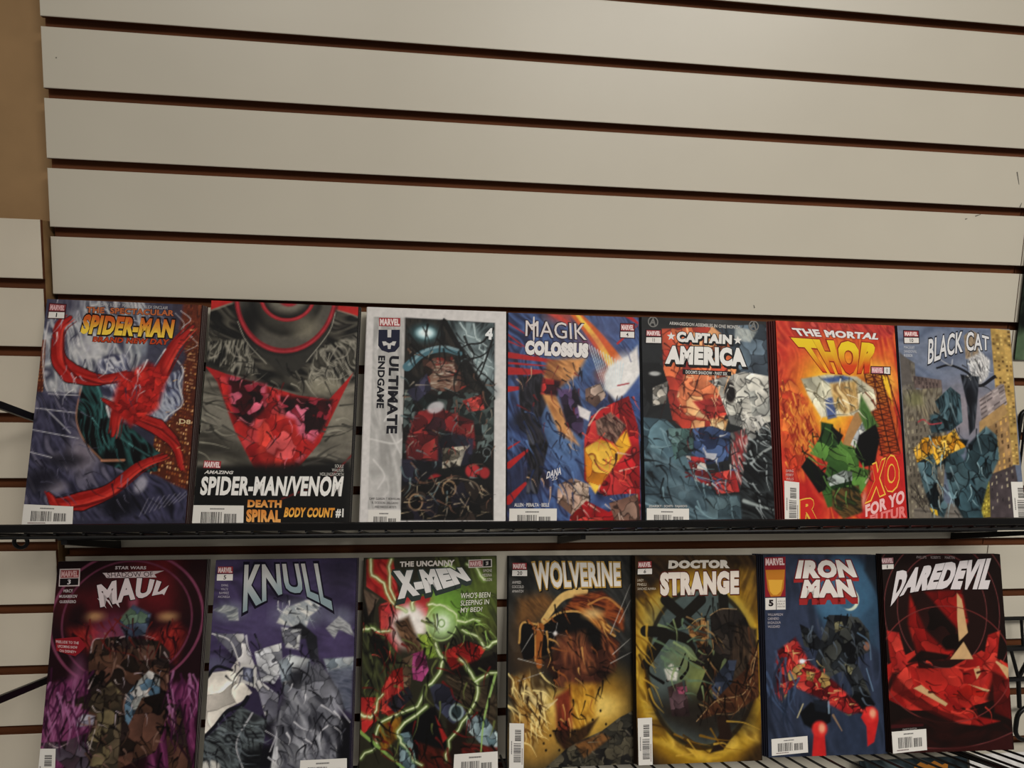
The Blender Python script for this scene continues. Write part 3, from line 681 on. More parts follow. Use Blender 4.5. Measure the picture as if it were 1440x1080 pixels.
['C','a08248',['c8a860','7a5c30','b89450','5c4628'],5,34,0.8,6,0.6,0.5,[821,-2,1000,11,982,1075,825,1075]],
['P','7c7070',5.7,1,[674,567,882,439,917,599,680,726]],
['C','8a7e7c',['5c5252','a09490'],4,5,0.9,7,0.9,0.4,[674,567,902,439,917,599,678,744]],
['P','9c7c50',5.7,1,[659,744,887,599,920,670,650,849]],
['C','8a6c48',['c89c54','4a3624','b08850'],6,9,0.85,8,0.35,0.6,[673,814,919,688,925,1162,679,1197]],
['P','3c3434',5.7,1,[682,1162,943,1075,983,1490,616,1488]],
['C','40383a',['a89c80','2c2628','8a8070'],6,7,0.5,9,0.25,0.5,[680,1179,941,1092,964,1482,655,1479]],
['C','8c7c30',['c8b84c','5a5020'],4,9,0.85,10,0.5,0.5,[618,1231,708,1197,694,1471,616,1479]],
['P','6a6258',11.4,0.9,[55,1400,512,1351,616,1488,30,1484]],
['S','4a443e',15.2,15.2,3.8,0.8,[54,1417,466,1453]],
['S','1c1816',7.6,7.6,1.9,0.8,[30,1231,169,1383]],
['S','1c1816',7.6,7.6,1.9,0.8,[42,1315,146,1434]],
['S','1c1816',7.6,7.6,1.9,0.8,[68,1214,130,1400]],
['B',['c4c0bc','8e8c8c','e0dcd8','5c5c60'],70,76,19,11,15.2,1,[602,248,725,191,798,261,768,387,683,461,610,391]],
['S','15161c',15.2,26.6,3.8,1,[323,329,442,305,593,364,683,461,827,386]],
['B',['101218','1c2028','3c424c','0b0c10'],88,133,33.2,12,5.7,1,[524,375,689,389,650,621,616,797,563,850,563,604]],
['S','a8a8ac',11.4,11.4,5.7,0.7,[330,245,442,305,465,260]],
['B',['16242c','22383f','345058','0c1418','2c4a54','4a6c76'],80,133,33.2,13,3.8,1,[284,591,428,474,511,534,513,746,402,817,334,695]],
['V',['16242c','22383f','345058','0c1418','2c4a54','4a6c76'],106.4,7.6,'070b0e',14,11.4,[547,920,715,778,806,848,810,1023,697,1214,623,1403,526,1419,560,1231,495,1093]],
['V',['16242c','22383f','345058','0c1418','2c4a54','4a6c76'],114,7.6,'070b0e',15,11.4,[325,1059,465,990,569,1128,607,1368,635,1488,463,1487,363,1316]],
['V',['16242c','22383f','345058','0c1418','2c4a54','4a6c76'],102.6,7.6,'070b0e',16,11.4,[77,958,208,853,550,885,503,990,266,1094,253,1265,338,1384,293,1477,202,1434,141,1248]],
['V',['c88a1c','d8a030','a86c18','e0b048'],76,7.6,'1c1006',17,7.6,[77,958,168,871,360,852,441,799,474,868,527,937,388,990,267,1077,235,991,98,1060]],
['P','c8a02c',0,1,[182,1400,241,1418,247,1460,202,1443]],
['V',['16242c','22383f','345058','0c1418','2c4a54','4a6c76'],76,7.6,'070b0e',18,15.2,[238,696,374,677,402,817,228,836]],
['S','98363c',11.4,11.4,3.8,0.9,[130,750,178,732,233,766,329,756]],
['S','7e9ca4',15.2,5.7,11.4,0.7,[418,606,465,746]],
['S','7e9ca4',15.2,5.7,11.4,0.7,[631,849,658,989]],
['S','7e9ca4',15.2,5.7,11.4,0.7,[380,1094,443,1265]],
['S','7e9ca4',15.2,5.7,11.4,0.7,[150,1129,194,1299]],
['I',['060a0d','060a0d','8ab0b8','0c161a'],130,104.5,11.4,75,0.6,5,[77,958,333,713,428,483,506,711,509,920,754,778,814,988,623,1403,425,1486,181,1468]],
['I',['2a1c06','2a1c06','f0c860'],40,76,9.5,30,0.9,6,[86,957,477,833,506,955,229,1077]],
['I',['2c2824','8a8272','3a342e'],50,95,7.6,85,0.2,7,[23,508,349,502,278,1435,15,1433]],
['I',['24201e','dcdcd8','5a5c60'],30,95,9.5,70,1,8,[569,177,803,207,758,495,585,462]],
['N',0.09,30.4,9],],
 "t": [
{'n':'title_lettering','t':'BLACK CAT','a':[267,99,461,50,620,28,803,66],'b':[244,302,448,225,607,187,798,175],'c':'c8c6c6','o':'20222a','ow':0.05,'w':0.02},
{'n':'credits','t':'MACKAY','a':[47,158,139,159],'b':[46,179,138,181],'c':'b4b4b8','w':0},
{'n':'credits','t':'SANDOVAL','a':[45,190,156,191],'b':[44,211,155,212],'c':'b4b4b8','w':0},
{'n':'credits','t':'REBER','a':[43,222,119,224],'b':[42,243,118,245],'c':'b4b4b8','w':0},
{'n':'logo_frame','q':[48,33,187,33,185,140,45,144],'c':'2a1a20'},
{'n':'publisher_logo','q':[56,40,179,40,177,83,54,85],'c':'8e2c30'},
{'n':'publisher_logo','t':'MARVEL','a':[60,46,173,46],'b':[60,80,173,79],'c':'d8c4c0','w':0.05},
{'n':'issue_box','q':[54,94,179,92,178,133,53,137],'c':'cfc9c2'},
{'n':'issue_box','t':'10','a':[101,99,131,100],'b':[101,128,131,128],'c':'20181a','w':0.02},
{'n':'barcode_box','bc':[896,1207,1039,1207,1033,1534,897,1532],'v':1,'c':'cdc8c0','sd':3},]},
8: {"a": [
['F','1a0a0e'],
['E','5a1216',719,151,255,225,0,135,0.9],
['E','4a1014',222,217,225,195,0,135,0.8],
['E','0c0506',136,65,240,135,0,90,0.7],
['E','0c0506',900,154,120,240,0,90,0.7],
['B',['7a1a1a','9a2a22','5a1012','8c2420'],60,120,30,2,45,0.9,[112,453,283,428,422,521,255,604,148,528]],
['B',['7a1a1a','9a2a22','5a1012','8c2420'],120,120,30,3,45,0.9,[625,496,827,427,891,489,829,681,692,617]],
['E','7c3050',417,461,135,90,0,75,0.8],
['E','864a60',395,549,105,45,0,45,0.6],
['E','a8506a',521,284,30,45,0,21,0.6],
['E','b08a5a',271,371,63,30,0,27,0.75],
['E','b08a5a',757,383,63,30,0,27,0.75],
['E','0d0608',161,350,60,75,0,45,0.7],
['E','0d0608',618,406,60,45,0,30,0.6],
['R','7a3450',492,396,502.5,450,16.5,6,0.9],
['R','6c2c46',493,403,427.5,397.5,12,6,0.8],
['P','1a0a0e',60,0.9,[255,604,766,620,772,914,322,897]],
['B',['3a1026','5a1c44','7c2f5e','4a1436','8c4672','2a0c1c'],100,180,45,4,30,0.95,[-38,826,293,722,403,1356,-18,1335]],
['B',['3a1026','5a1c44','7c2f5e','4a1436','2a0c1c'],80,180,45,5,30,0.95,[736,825,1030,806,1022,1386,688,1370]],
['E','9c5480',101,960,90,75,0,60,0.6],
['E','8c4a72',195,748,45,105,0,39,0.6],
['E','a05080',56,1086,90,135,0,75,0.5],
['V',['1c1410','2c1e18','402a20','120c0a','50342a','241a18'],105,4.5,'080404',6,0,[259,575,291,517,435,506,717,544,788,620,795,827,786,1117,738,1258,488,1360,318,1351,262,692]],
['V',['1c1410','2c1e18','402a20','120c0a','50342a','241a18'],90,4.5,'080404',7,3,[774,943,878,962,993,1384,833,1377]],
['V',['241a1c','3a2c34','4a3c4c','1a1214'],90,4.5,'080406',8,6,[-13,1168,161,1162,339,1098,388,1355,191,1345]],
['P','5a4034',6,0.8,[571,569,689,573,703,662,593,666]],
['P','563a2c',4.5,0.9,[300,635,415,624,426,668,312,682]],
['S','b8a4a4',10.5,3,4.5,0.8,[269,605,284,524,363,516]],
['S','b8a4a4',10.5,3,4.5,0.8,[450,514,566,495,686,528]],
['S','b8a4a4',10.5,3,4.5,0.8,[274,838,310,752]],
['S','b8a4a4',10.5,3,4.5,0.8,[751,619,792,680]],
['S','b8a4a4',10.5,3,4.5,0.8,[49,1168,108,1201,176,1176]],
['V',['303c54','42526c','243044','566a58','4c5e4c'],66,3,'0c1018',9,12,[427,402,522,299,645,362,625,496,495,523]],
['V',['3a5870','4c6e88','8a8c88','2c4054','b0aca8'],60,3,'0c0c10',10,4.5,[510,904,589,805,657,734,732,766,740,884,626,909,552,1079,528,1049]],
['V',['3c342a','524636','2a241c','64583f','1c1814'],90,4.5,'0c0806',11,4.5,[322,897,415,799,493,875,504,1105,502,1360,315,1323,300,1139,351,1070]],
['V',['2c241c','3a3024','1c1610'],60,4.5,'0c0806',21,9,[139,919,445,815,485,961,331,998]],
['S','b8a8a0',7.5,7.5,3,0.8,[308,1239,339,1098]],
['V',['a8a0b0','7c748a','c4bcc4'],66,3,'1a1018',12,6,[206,1036,259,995,332,1013,322,1069,224,1079]],
['I',['060303','060303','060303','7a5c50','4a342a'],170,90,12,70,1,5,[254,516,717,544,802,827,993,1384,219,1347,306,868]],
['I',['c8b8b4','a898a0'],26,60,7.5,60,1,6,[247,516,745,530,786,1117,308,1239]],
['I',['1a0a14','9c5a88','3c1030'],60,165,15,95,0.4,7,[-38,826,270,780,303,1182,-20,1168]],
['I',['1a0a14','9c5a88','3c1030'],50,165,15,85,0.4,8,[766,826,1017,835,1005,1357,854,1264]],
['I',['2a0608','5a1814','12060a'],60,120,12,70,0.8,9,[107,394,415,431,620,436,887,428,844,681,168,601]],
['N',0.09,30,10],],
 "t": [
{'n':'subtitle','t':'STAR WARS','a':[383,35,591,39],'b':[382,57,590,60],'c':'b4a8a8'},
{'n':'title_lettering','q':[301,80,713,71,649,95,666,116,331,114,317,95],'c':'b4a4a4'},
{'n':'title_lettering','t':'SHADOW OF','a':[331,77,636,76],'b':[336,111,644,110],'c':'2a1014','w':0},
{'n':'title_lettering','t':'MAUL','a':[270,161,478,116,658,132,750,170],'b':[306,312,432,282,607,248,718,227],'c':'bcaeae','o':'1a080c','ow':0.03,'w':0.05},
{'n':'title_lettering','q':[280,248,316,264,347,319],'c':'bcaeae'},
{'n':'title_lettering','q':[330,249,360,265,388,317],'c':'bcaeae'},
{'n':'title_lettering','q':[379,258,416,266,435,315],'c':'bcaeae'},
{'n':'title_lettering','q':[693,212,753,170,725,237],'c':'bcaeae'},
{'n':'credits','t':'PERCY','a':[54,187,115,185],'b':[56,205,117,206],'c':'aca2a2','w':0.02},
{'n':'credits','t':'MUSABEKOV','a':[28,222,147,222],'b':[30,240,149,243],'c':'aca2a2','w':0.02},
{'n':'credits','t':'GUERRERO','a':[34,258,141,257],'b':[36,276,143,278],'c':'aca2a2','w':0.02},
{'n':'caption_box','q':[29,509,182,499,237,559,200,602,170,625,112,609,44,586],'c':'7c1820'},
{'n':'caption_box','t':'PRELUDE TO THE','a':[35,518,185,532],'b':[37,536,184,549],'c':'b8a0a0','w':0.02},
{'n':'caption_box','t':'UPCOMING SHOW','a':[49,548,179,561],'b':[51,566,178,578],'c':'b8a0a0','w':0.02},
{'n':'caption_box','t':'ON DISNEY+','a':[63,578,173,590],'b':[65,595,172,607],'c':'b8a0a0','w':0.02},
{'n':'logo_frame','q':[16,48,152,47,156,165,20,165],'c':'b4a4a2'},
{'n':'publisher_logo','q':[25,57,144,56,146,107,27,108],'c':'7c2c2c'},
{'n':'publisher_logo','t':'MARVEL','a':[30,63,140,62],'b':[31,103,140,102],'c':'c09a98','w':0.05},
{'n':'issue_box','q':[24,113,146,112,147,158,26,159],'c':'100a0c'},
{'n':'issue_box','t':'3','a':[76,121,96,118],'b':[75,153,96,150],'c':'c8c0c0','w':0.02},
{'n':'barcode_box','bc':[-11,1204,98,1208,115,1494,-1,1488],'v':1,'c':'cdc8c0','sd':3},]},
9: {"a": [
['F','2c2044'],
['B',['281c40','342654','3e2c60','241a38'],10,300,75,2,0,1,[-24,-18,1013,-4,1005,773,-20,740]],
['E','4c3a74',326,450,210,120,0,105,0.8],
['E','4a3670',874,587,120,120,0,90,0.7],
['E','201832',889,121,150,135,0,105,0.8],
['E','56587a',37,698,90,45,0,45,0.7],
['V',['8a949a','5e6a74','a0a4a4'],60,3,'4a5058',3,9,[784,690,1003,682,993,773,819,782]],
['B',['4c5464','62687a','3a4254'],10,90,22.5,4,15,0.9,[818,767,992,742,991,1057,904,1009]],
['E','8a9aa8',616,381,180,90,0,60,0.5],
['E','8a9aa8',121,354,105,60,0,45,0.5],
['E','8a9aa8',899,418,90,75,0,45,0.4],
['B',['b8b8b0','d0ccc4','8a9298','a0a4a4'],30,90,22.5,5,9,1,[448,438,490,347,643,289,752,275,740,353,679,398,652,489,495,455]],
['B',['b4b4ac','8c9090','5c6068'],150,60,15,6,6,1,[-1,344,88,308,173,332,186,417,118,415,92,369]],
['B',['7c7c80','a4a4a4','4c4c54'],30,75,18.8,7,6,1,[792,485,883,402,964,466,998,544,886,495,857,556]],
['V',['c8c0b4','b4aca2','d4ccc0','9c9690'],165,3,'5a5650',8,0,[-23,799,26,757,145,746,194,673,240,823,305,899,233,955,146,995,64,1108,-5,1177]],
['S','14141c',24,18,3,1,[-2,785,54,720,160,746]],
['S','14141c',21,30,3,1,[-5,1177,64,1108,146,1010,234,984,276,927]],
['V',['7e7c8a','a8a6ac','c4c0be','5a5868'],90,4.5,'14141c',9,0,[9,500,222,508,292,676,361,827,487,920,480,1081,422,1122,350,900,202,688]],
['S','d0ccc8',9,9,3,0.9,[9,500,133,551,202,688]],
['P','b8b4b0',0,1,[210,696,325,721,330,870,217,822]],
['P','3a3c58',0,1,[231,726,303,739,309,840,236,808]],
['E','8a90a8',268,779,21,39,0,9,1],
['V',['8c8c92','a8a8aa','c0bebc','6c6c76','54545e','b4b4b8'],66,4.5,'14141c',10,0,[305,631,380,603,486,576,510,757,453,845,361,827]],
['V',['8c98a2','a4acb0','748490','b8bcbc'],105,3,'3a444e',11,9,[476,696,551,653,691,688,712,824,606,850,498,831]],
['V',['7a8288','989c9e','5c646c','b0b0ae'],51,4.5,'181a20',12,6,[498,831,712,809,763,945,704,1002,534,936]],
['V',['1c1c22','2c2c34','101014'],90,3,'050508',13,6,[482,500,618,442,731,537,754,705,691,688,654,550,501,576]],
['V',['8c8c92','a8a8aa','c0bebc','6c6c76','54545e','b4b4b8'],45,3,'101016',14,9,[480,469,620,488,611,625,518,607]],
['V',['343440','4a4a58','6c6c78','22222a'],75,4.5,'0c0c12',15,4.5,[754,705,901,905,952,1041,858,1007,761,885]],
['B',['26282c','3c4244','586264','1a1c20','6a7678'],30,135,33.8,16,6,1,[-4,1191,234,984,420,1079,377,1394,-7,1376]],
['P','0c0c10',15,0.95,[828,1036,992,1101,995,1423,782,1413]],
['P','0d0d10',30,0.9,[251,1274,502,1227,571,1403,273,1389]],
['P','101014',21,0.8,[363,1135,523,1024,519,1257]],
['V',['8c8c92','a8a8aa','c0bebc','6c6c76','54545e','b4b4b8'],120,6,'14141a',17,4.5,[506,994,795,961,879,1156,903,1418,721,1410,684,1235,580,1288,511,1400,451,1397]],
['V',['54545c','6c6c74','3c3c44'],66,4.5,'0c0c10',18,4.5,[590,1173,710,1149,736,1411,616,1405]],
['S','b4b0b4',13.5,7.5,4.5,0.85,[677,1089,780,1355]],
['S','b4b0b4',13.5,7.5,4.5,0.85,[860,1052,899,1302]],
['S','b4b0b4',13.5,7.5,4.5,0.85,[525,1068,445,1282]],
['S','b4b0b4',13.5,7.5,4.5,0.85,[312,1031,218,1215,273,1389]],
['S','b4b0b4',13.5,7.5,4.5,0.85,[824,917,985,1116]],
['E','5a6078',751,1011,21,30,0,6,1],
['E','5a6078',588,1071,21,30,0,6,1],
['E','bcb8b0',51,1364,66,45,0,12,1],
['V',['3a3a44','54545e','70707a','8c8c94','26262e'],96,4.5,'101016',31,45,[556,759,754,705,918,950,913,1245,721,1410,541,1401,468,1139]],
['B',['2a2a34','54545e','8c8c94','b0b0b4'],70,180,45,32,45,0.55,[491,994,636,851,826,977,919,1419,511,1400]],
['I',['0c0c12','0c0c12','0c0c12','d4d0d4','3a3a44'],180,105,10.5,70,0.9,5,[10,503,286,570,501,576,750,614,983,1042,919,1419,481,1399,430,991,151,834]],
['I',['101014','5c666c','0c0c10'],70,120,10.5,40,0.8,6,[-4,1191,249,985,435,1079,391,1394,8,1376]],
['I',['0c0c12','dcd8d4','8a9098'],40,75,7.5,60,1,7,[440,284,769,291,683,490,481,485]],
['N',0.08,27,11],],
 "t": [
{'n':'title_lettering','t':'KNULL','a':[201,35,506,33,775,34],'b':[208,368,378,283,531,234,674,274,841,367],'c':'b8b4b0','c2':'7c8c90','o':'100c1a','ow':0.05},
{'n':'credits','t':'EWING','a':[49,166,95,167],'b':[50,181,96,182],'c':'a49ca4','w':0},
{'n':'credits','t':'WALTZ','a':[47,192,96,193],'b':[48,207,97,208],'c':'a49ca4','w':0},
{'n':'credits','t':'RAMIREZ','a':[37,218,104,219],'b':[38,233,105,235],'c':'a49ca4','w':0},
{'n':'credits','t':'ARCINIEGA','a':[29,244,112,245],'b':[30,259,113,261],'c':'a49ca4','w':0},
{'n':'publisher_logo','q':[17,45,121,46,122,93,16,91],'c':'8e2c30'},
{'n':'publisher_logo','t':'MARVEL','a':[21,50,117,52],'b':[20,87,118,88],'c':'d8c4c0','w':0.05},
{'n':'issue_box','q':[15,97,124,98,125,142,15,141],'c':'cfc9c2'},
{'n':'issue_box','t':'5','a':[61,105,79,104],'b':[60,134,79,134],'c':'20181a','w':0.02},
{'n':'barcode_box','bc':[655,1349,974,1349,980,1508,650,1506],'v':0,'c':'cdc8c0','sd':3},]},
10: {"a": [
['F','26241a'],
['B',['2a2a18','3c401e','4c5426','1e1e14','343a20'],70,224,56,2,16,1,[529,5,1003,13,1000,631,666,462]],
['E','5c8430',615,348,208,176,0,112,0.9],
['E','74a03c',550,411,128,128,0,80,0.8],
['E','4c5a24',900,241,128,192,0,96,0.7],
['B',['8c1a18','a02220','6c1212','b43430'],60,144,36,3,3.2,1,[17,13,214,16,268,308,237,355,22,206]],
['V',['8c1c1a','a8282a','74140f','bc3c38'],128,4.8,'1a0806',4,6.4,[122,336,268,292,499,281,467,425,238,419,258,671,126,526]],
['P','b0464a',64,0.7,[196,354,482,313,468,456,242,671,159,543]],
['P','0f0d0b',16,0.9,[-2,238,105,288,60,461,12,476]],
['B',['4a3c30','5c4a3c','3a2e26'],20,96,24,5,6.4,1,[-2,222,121,288,43,413]],
['B',['20221a','2e301e','3e4226','14140f','4a4e30'],75,176,44,6,9.6,1,[-4,475,92,462,292,719,278,858,187,1130,121,1021,8,940]],
['P','0d0d0b',12.8,0.9,[93,478,143,574,260,733,147,761,64,603]],
['E','d8c8c0',345,493,136,152,0,41.6,0.95],
['E','e4dcd4',345,485,99.2,115.2,0,28.8,1],
['E','a4c084',580,479,102.4,102.4,0,48,0.95],
['E','d0dcc0',580,479,54.4,54.4,0,22.4,1],
['R','5c8434',580,479,22.4,25.6,8,4.8,0.8],
['R','b4d084',580,475,112,124.8,9.6,8,0.8],
['B',['3c2a1c','5c4230','24180f','74543c'],50,80,20,7,22.4,1,[230,466,336,421,386,534,470,678,340,674,265,562]],
['V',['7a1c1a','8c2422','a0302a','641210'],112,4.8,'1a0806',8,4.8,[228,795,325,767,360,984,250,1117,154,1083,151,915]],
['V',['8c1c1a','a02624','741412'],128,4.8,'1a0806',9,0,[1,970,152,976,124,1127,16,1228]],
['V',['801a18','98241f','6a1210'],96,4.8,'1a0806',10,3.2,[585,682,766,608,916,660,832,784,668,825]],
['P','100d0a',12.8,0.95,[602,823,999,695,998,884,866,848,668,903]],
['B',['2c241a','44382a','1a140e','5a4a38'],30,128,32,11,19.2,0.9,[619,839,866,879,998,1009,980,1225,636,1057]],
['B',['1a140c','8a5c1c','6a4414','3a240e'],60,144,36,12,12.8,1,[124,1157,346,1091,269,1254,160,1354]],
['V',['7c2450','943064','5c1838','a83c74'],57.6,4.8,'1c0814',13,3.2,[356,690,453,662,488,804,440,879,375,862]],
['V',['4c3c2c','3a2c20','64503c'],64,3.2,'0c0806',14,0,[292,719,372,690,359,892,312,952]],
['V',['8aa03c','6c8430','a8b85c'],48,3.2,'1c200c',15,9.6,[403,550,501,553,552,712,487,725,437,645]],
['V',['0f0f12','1a1a20','26222e'],80,3.2,'040404',16,4.8,[169,1007,343,907,376,985,250,1087]],
['V',['26283c','363a54','1a1a26','464c68'],96,4.8,'07070a',17,3.2,[489,897,619,902,767,1108,669,1181,539,1053]],
['P','0a0a0c',12.8,0.95,[298,1089,539,1053,638,1301,623,1481,273,1464]],
['P','18100c',12.8,0.9,[621,1148,767,1216,768,1488,639,1482]],
['V',['547078','7c949a','3a4e56','94a8a8'],70.4,4.8,'0a0e10',18,0,[767,1124,898,1129,996,1256,995,1378,865,1311,767,1216]],
['V',['547078','3a4e56','6c868c'],54.4,4.8,'0a0e10',19,0,[284,1225,364,1213,415,1471,288,1464]],
['E','8aa09c',693,1098,54.4,60.8,0,6.4,0.9],
['E','223032',693,1098,38.4,44.8,0,6.4,1],
['B',['3a1410','5a1c14','241008'],60,112,28,20,16,0.8,[429,1292,638,1362,671,1483,415,1471]],
['P','8c1f1c',6.4,1,[539,1114,629,1270,597,1299]],
['B',['241a14','6c1c16','16100c'],40,128,32,21,12.8,1,[735,1306,996,1348,995,1500,735,1487]],
['L','d0d8ac','7c9a4c',11.2,3,[49,14,60,127,151,185,245,355,319,389]],
['L','d0d8ac','7c9a4c',11.2,4,[201,16,192,162,244,323]],
['L','d0d8ac','7c9a4c',11.2,5,[-3,510,61,496,126,526,199,520]],
['L','d0d8ac','7c9a4c',11.2,6,[4,1084,76,1110,160,954]],
['L','d0d8ac','7c9a4c',11.2,7,[368,374,370,262,498,168,631,154]],
['L','d0d8ac','7c9a4c',11.2,8,[535,617,601,729,569,822,473,912,410,1048,282,1088,148,1143,110,1247,127,1293,12,1377]],
['L','d0d8ac','7c9a4c',11.2,9,[717,733,799,830,849,926,832,1034,734,1168,638,1286,622,1421]],
['L','d0d8ac','7c9a4c',11.2,10,[1000,615,899,660,849,579,733,528]],
['L','d0d8ac','7c9a4c',11.2,11,[832,894,998,837]],
['L','d0d8ac','7c9a4c',11.2,12,[483,345,566,347,666,398,716,479]],
['L','d0d8ac','7c9a4c',11.2,13,[548,169,630,56,698,107,732,173]],
['L','d0d8ac','7c9a4c',11.2,14,[474,1050,268,1209,293,1285,447,1442]],
['L','d0d8ac','7c9a4c',11.2,15,[699,463,866,470]],
['L','d0d8ac','7c9a4c',11.2,16,[900,176,833,76,765,59]],
['S','7c9c4c',22.4,16,4.8,0.95,[-1,1197,320,1458]],
['S','8aa85c',19.2,9.6,4.8,0.95,[982,852,898,1145,873,1373]],
['I',['0a0806','0a0806','0a0806','5a1412','5c6434'],190,128,14.4,65,0.9,5,[-10,238,1000,599,995,1500,21,1451]],
['I',['4a100e','c84a3c','2a0808'],70,96,9.6,70,0.9,6,[122,336,268,292,242,671,344,984,14,1183,56,973]],
['I',['202410','94b85c','1a1e0e'],40,96,9.6,60,1,7,[665,236,1002,276,983,631,733,623]],
['N',0.08,28.8,12],],
 "t": [
{'n':'title_lettering','t':'THE UNCANNY','a':[264,30,677,24],'b':[264,69,674,67],'c':'c4bcb4','w':0.05},
{'n':'title_lettering','t':'X-MEN','a':[212,97,530,87,731,81],'b':[252,301,532,246,802,174],'c':'c8c4c0','o':'2a322e','ow':0.05,'w':0.08,'s':'2a322e','sd':(-9.6,28.8)},
{'n':'credits','t':'SIMONE','a':[894,97,962,95],'b':[894,117,962,118],'c':'b4aca4','w':0},
{'n':'credits','t':'MESSINA','a':[887,130,962,128],'b':[887,150,962,151],'c':'b4aca4','w':0},
{'n':'credits','t':'WILSON','a':[890,163,962,161],'b':[890,182,961,184],'c':'b4aca4','w':0},
{'n':'caption','t':"WHO'S BEEN",'a':[725,264,951,262],'b':[722,306,947,301],'c':'c8c8b4','o':'14180c','ow':0.05,'w':0.01},
{'n':'caption','t':'SLEEPING IN','a':[725,319,941,314],'b':[722,357,937,350],'c':'c8c8b4','o':'14180c','ow':0.05,'w':0.01},
{'n':'caption','t':'MY BED?','a':[726,370,890,368],'b':[722,406,886,400],'c':'c8c8b4','o':'14180c','ow':0.05,'w':0.01},
{'n':'logo_frame','q':[782,26,962,23,962,82,782,85],'c':'b8b0a8'},
{'n':'logo_frame','q':[894,31,955,29,955,75,894,77],'c':'181414'},
{'n':'publisher_logo','q':[790,33,891,31,890,76,790,77],'c':'7c2c30'},
{'n':'publisher_logo','t':'MARVEL','a':[794,38,887,37],'b':[794,73,886,71],'c':'d0b0ae','w':0.05},
{'n':'issue_box','q':[897,35,952,32,952,72,897,74],'c':'181414'},
{'n':'issue_box','t':'28','a':[915,41,934,38],'b':[915,68,934,65],'c':'c4bcb4','w':0.02},
{'n':'barcode_box','bc':[680,1382,999,1376,1001,1560,671,1558],'v':0,'c':'cdc8c0','sd':3},]},
11: {"a": [
['F','1e1d1b'],
['B',['161616','24231f','302f2c','1a1a18'],60,238,59.5,2,0,1,[-2,3,990,8,997,727,3,706]],
['B',['6a4422','8c5c2c','4a3018','a06c34'],50,136,34,3,51,0.85,[86,329,277,282,382,350,208,497,70,511]],
['E','4a3420',174,644,153,272,0,119,0.7],
['E','8c6420',693,1048,255,204,0,136,0.9],
['E','c89c3c',519,1204,340,204,0,153,0.9],
['E','e0c068',728,1114,136,85,0,68,0.8],
['E','d8b458',330,1102,119,102,0,85,0.8],
['E','a87c34',211,1353,187,187,0,119,0.8],
['B',['5c3a1c','a07434','c8a45c','3a2814','e0c888'],60,187,46.8,4,51,0.85,[22,900,209,840,330,973,279,1196,194,1416,41,1221]],
['S','c4a060',44.2,68,10.2,1,[278,481,417,317,593,269]],
['B',['6a2c18','3c1810','8c4420','24120c'],20,136,34,5,17,1,[417,417,523,301,736,270,913,407,910,575,734,455]],
['S','a87038',15.3,15.3,5.1,0.9,[628,370,771,321,895,407]],
['S','8c5a2c',10.2,10.2,5.1,0.8,[628,336,733,489,875,575]],
['P','100e0d',6.8,1,[96,495,260,514,417,417,593,428,751,539,874,658,731,754,574,652,382,615,330,729,123,773,88,642]],
['S','b88c4c',15.3,15.3,5.1,0.95,[88,642,113,498,260,511,399,430,575,428,733,539,839,607]],
['S','8a4c20',57.8,44.2,10.2,1,[252,530,235,711,244,809]],
['S','c88c48',10.2,10.2,3.4,0.8,[212,530,213,775]],
['B',['8c4c20','c8843c','5c2c14','d8a04c'],40,119,29.8,7,17,0.9,[522,385,734,438,839,591,733,572]],
['E','d0b074',663,437,68,34,0,34,0.8],
['B',['4a2418','6c3420','2c1610','8a4a2c'],60,102,25.5,6,23.8,0.9,[733,555,874,658,836,855,731,787]],
['E','e8e4e0',368,579,15.3,15.3,0,10.2,1],
['S','c8c4c0',5.1,1.7,3.4,0.6,[191,538,539,618]],
['S','c8c4c0',5.1,1.7,3.4,0.6,[385,500,350,647]],
['V',['2c1812','3c2018','1c100c','4c2a1e','603626'],108.8,5.1,'080504',8,34,[278,777,451,616,732,688,818,872,659,1014,381,974]],
['B',['3a1f18','5c3020','8c5030','241410'],80,153,38.2,9,40.8,0.8,[382,599,592,569,695,819,502,978,347,844]],
['B',['a8741c','c89430','8c5c18','d8ac44'],80,170,42.5,11,34,0.9,[451,944,694,950,675,1193,518,1348,450,1202]],
['B',['5c1c14','74281c','44140f'],80,153,38.2,12,23.8,0.9,[364,1039,485,977,501,1268,432,1393,381,1264]],
['B',['120c0a','2c1a12','1a100c'],60,136,34,13,17,0.9,[347,1278,553,1269,701,1194,622,1320,466,1442,381,1359]],
['S','b0aca4',8.5,3.4,3.4,0.7,[81,756,278,809]],
['S','b0aca4',8.5,3.4,3.4,0.7,[73,918,278,858]],
['S','b0aca4',8.5,3.4,3.4,0.7,[801,805,970,726]],
['S','b0aca4',8.5,3.4,3.4,0.7,[819,740,963,626]],
['S','b0aca4',8.5,3.4,3.4,0.7,[803,590,969,222]],
['S','b0aca4',8.5,3.4,3.4,0.7,[875,508,967,341]],
['S','b0aca4',8.5,3.4,3.4,0.7,[191,579,106,708]],
['V',['2c2a24','3c382e','1c1a18','4c4638'],68,3.4,'0c0b0a',14,0,[279,1545,449,1409,570,1350,726,1291,867,1199,973,1154,1001,1574]],
['B',['5c3a20','7c5028','3c2818'],40,85,21.2,15,13.6,0.9,[518,1380,726,1307,795,1342,586,1478]],
['E','14100c',719,1146,8.5,10.2,0,1.7,1],
['E','14100c',761,1244,8.5,10.2,0,1.7,1],
['E','14100c',279,1363,8.5,10.2,0,1.7,1],
['E','14100c',296,1412,8.5,10.2,0,1.7,1],
['E','14100c',398,1415,8.5,10.2,0,1.7,1],
['E','14100c',518,1284,8.5,10.2,0,1.7,1],
['E','14100c',450,1218,8.5,10.2,0,1.7,1],
['E','14100c',330,1310,8.5,10.2,0,1.7,1],
['E','14100c',657,1209,8.5,10.2,0,1.7,1],
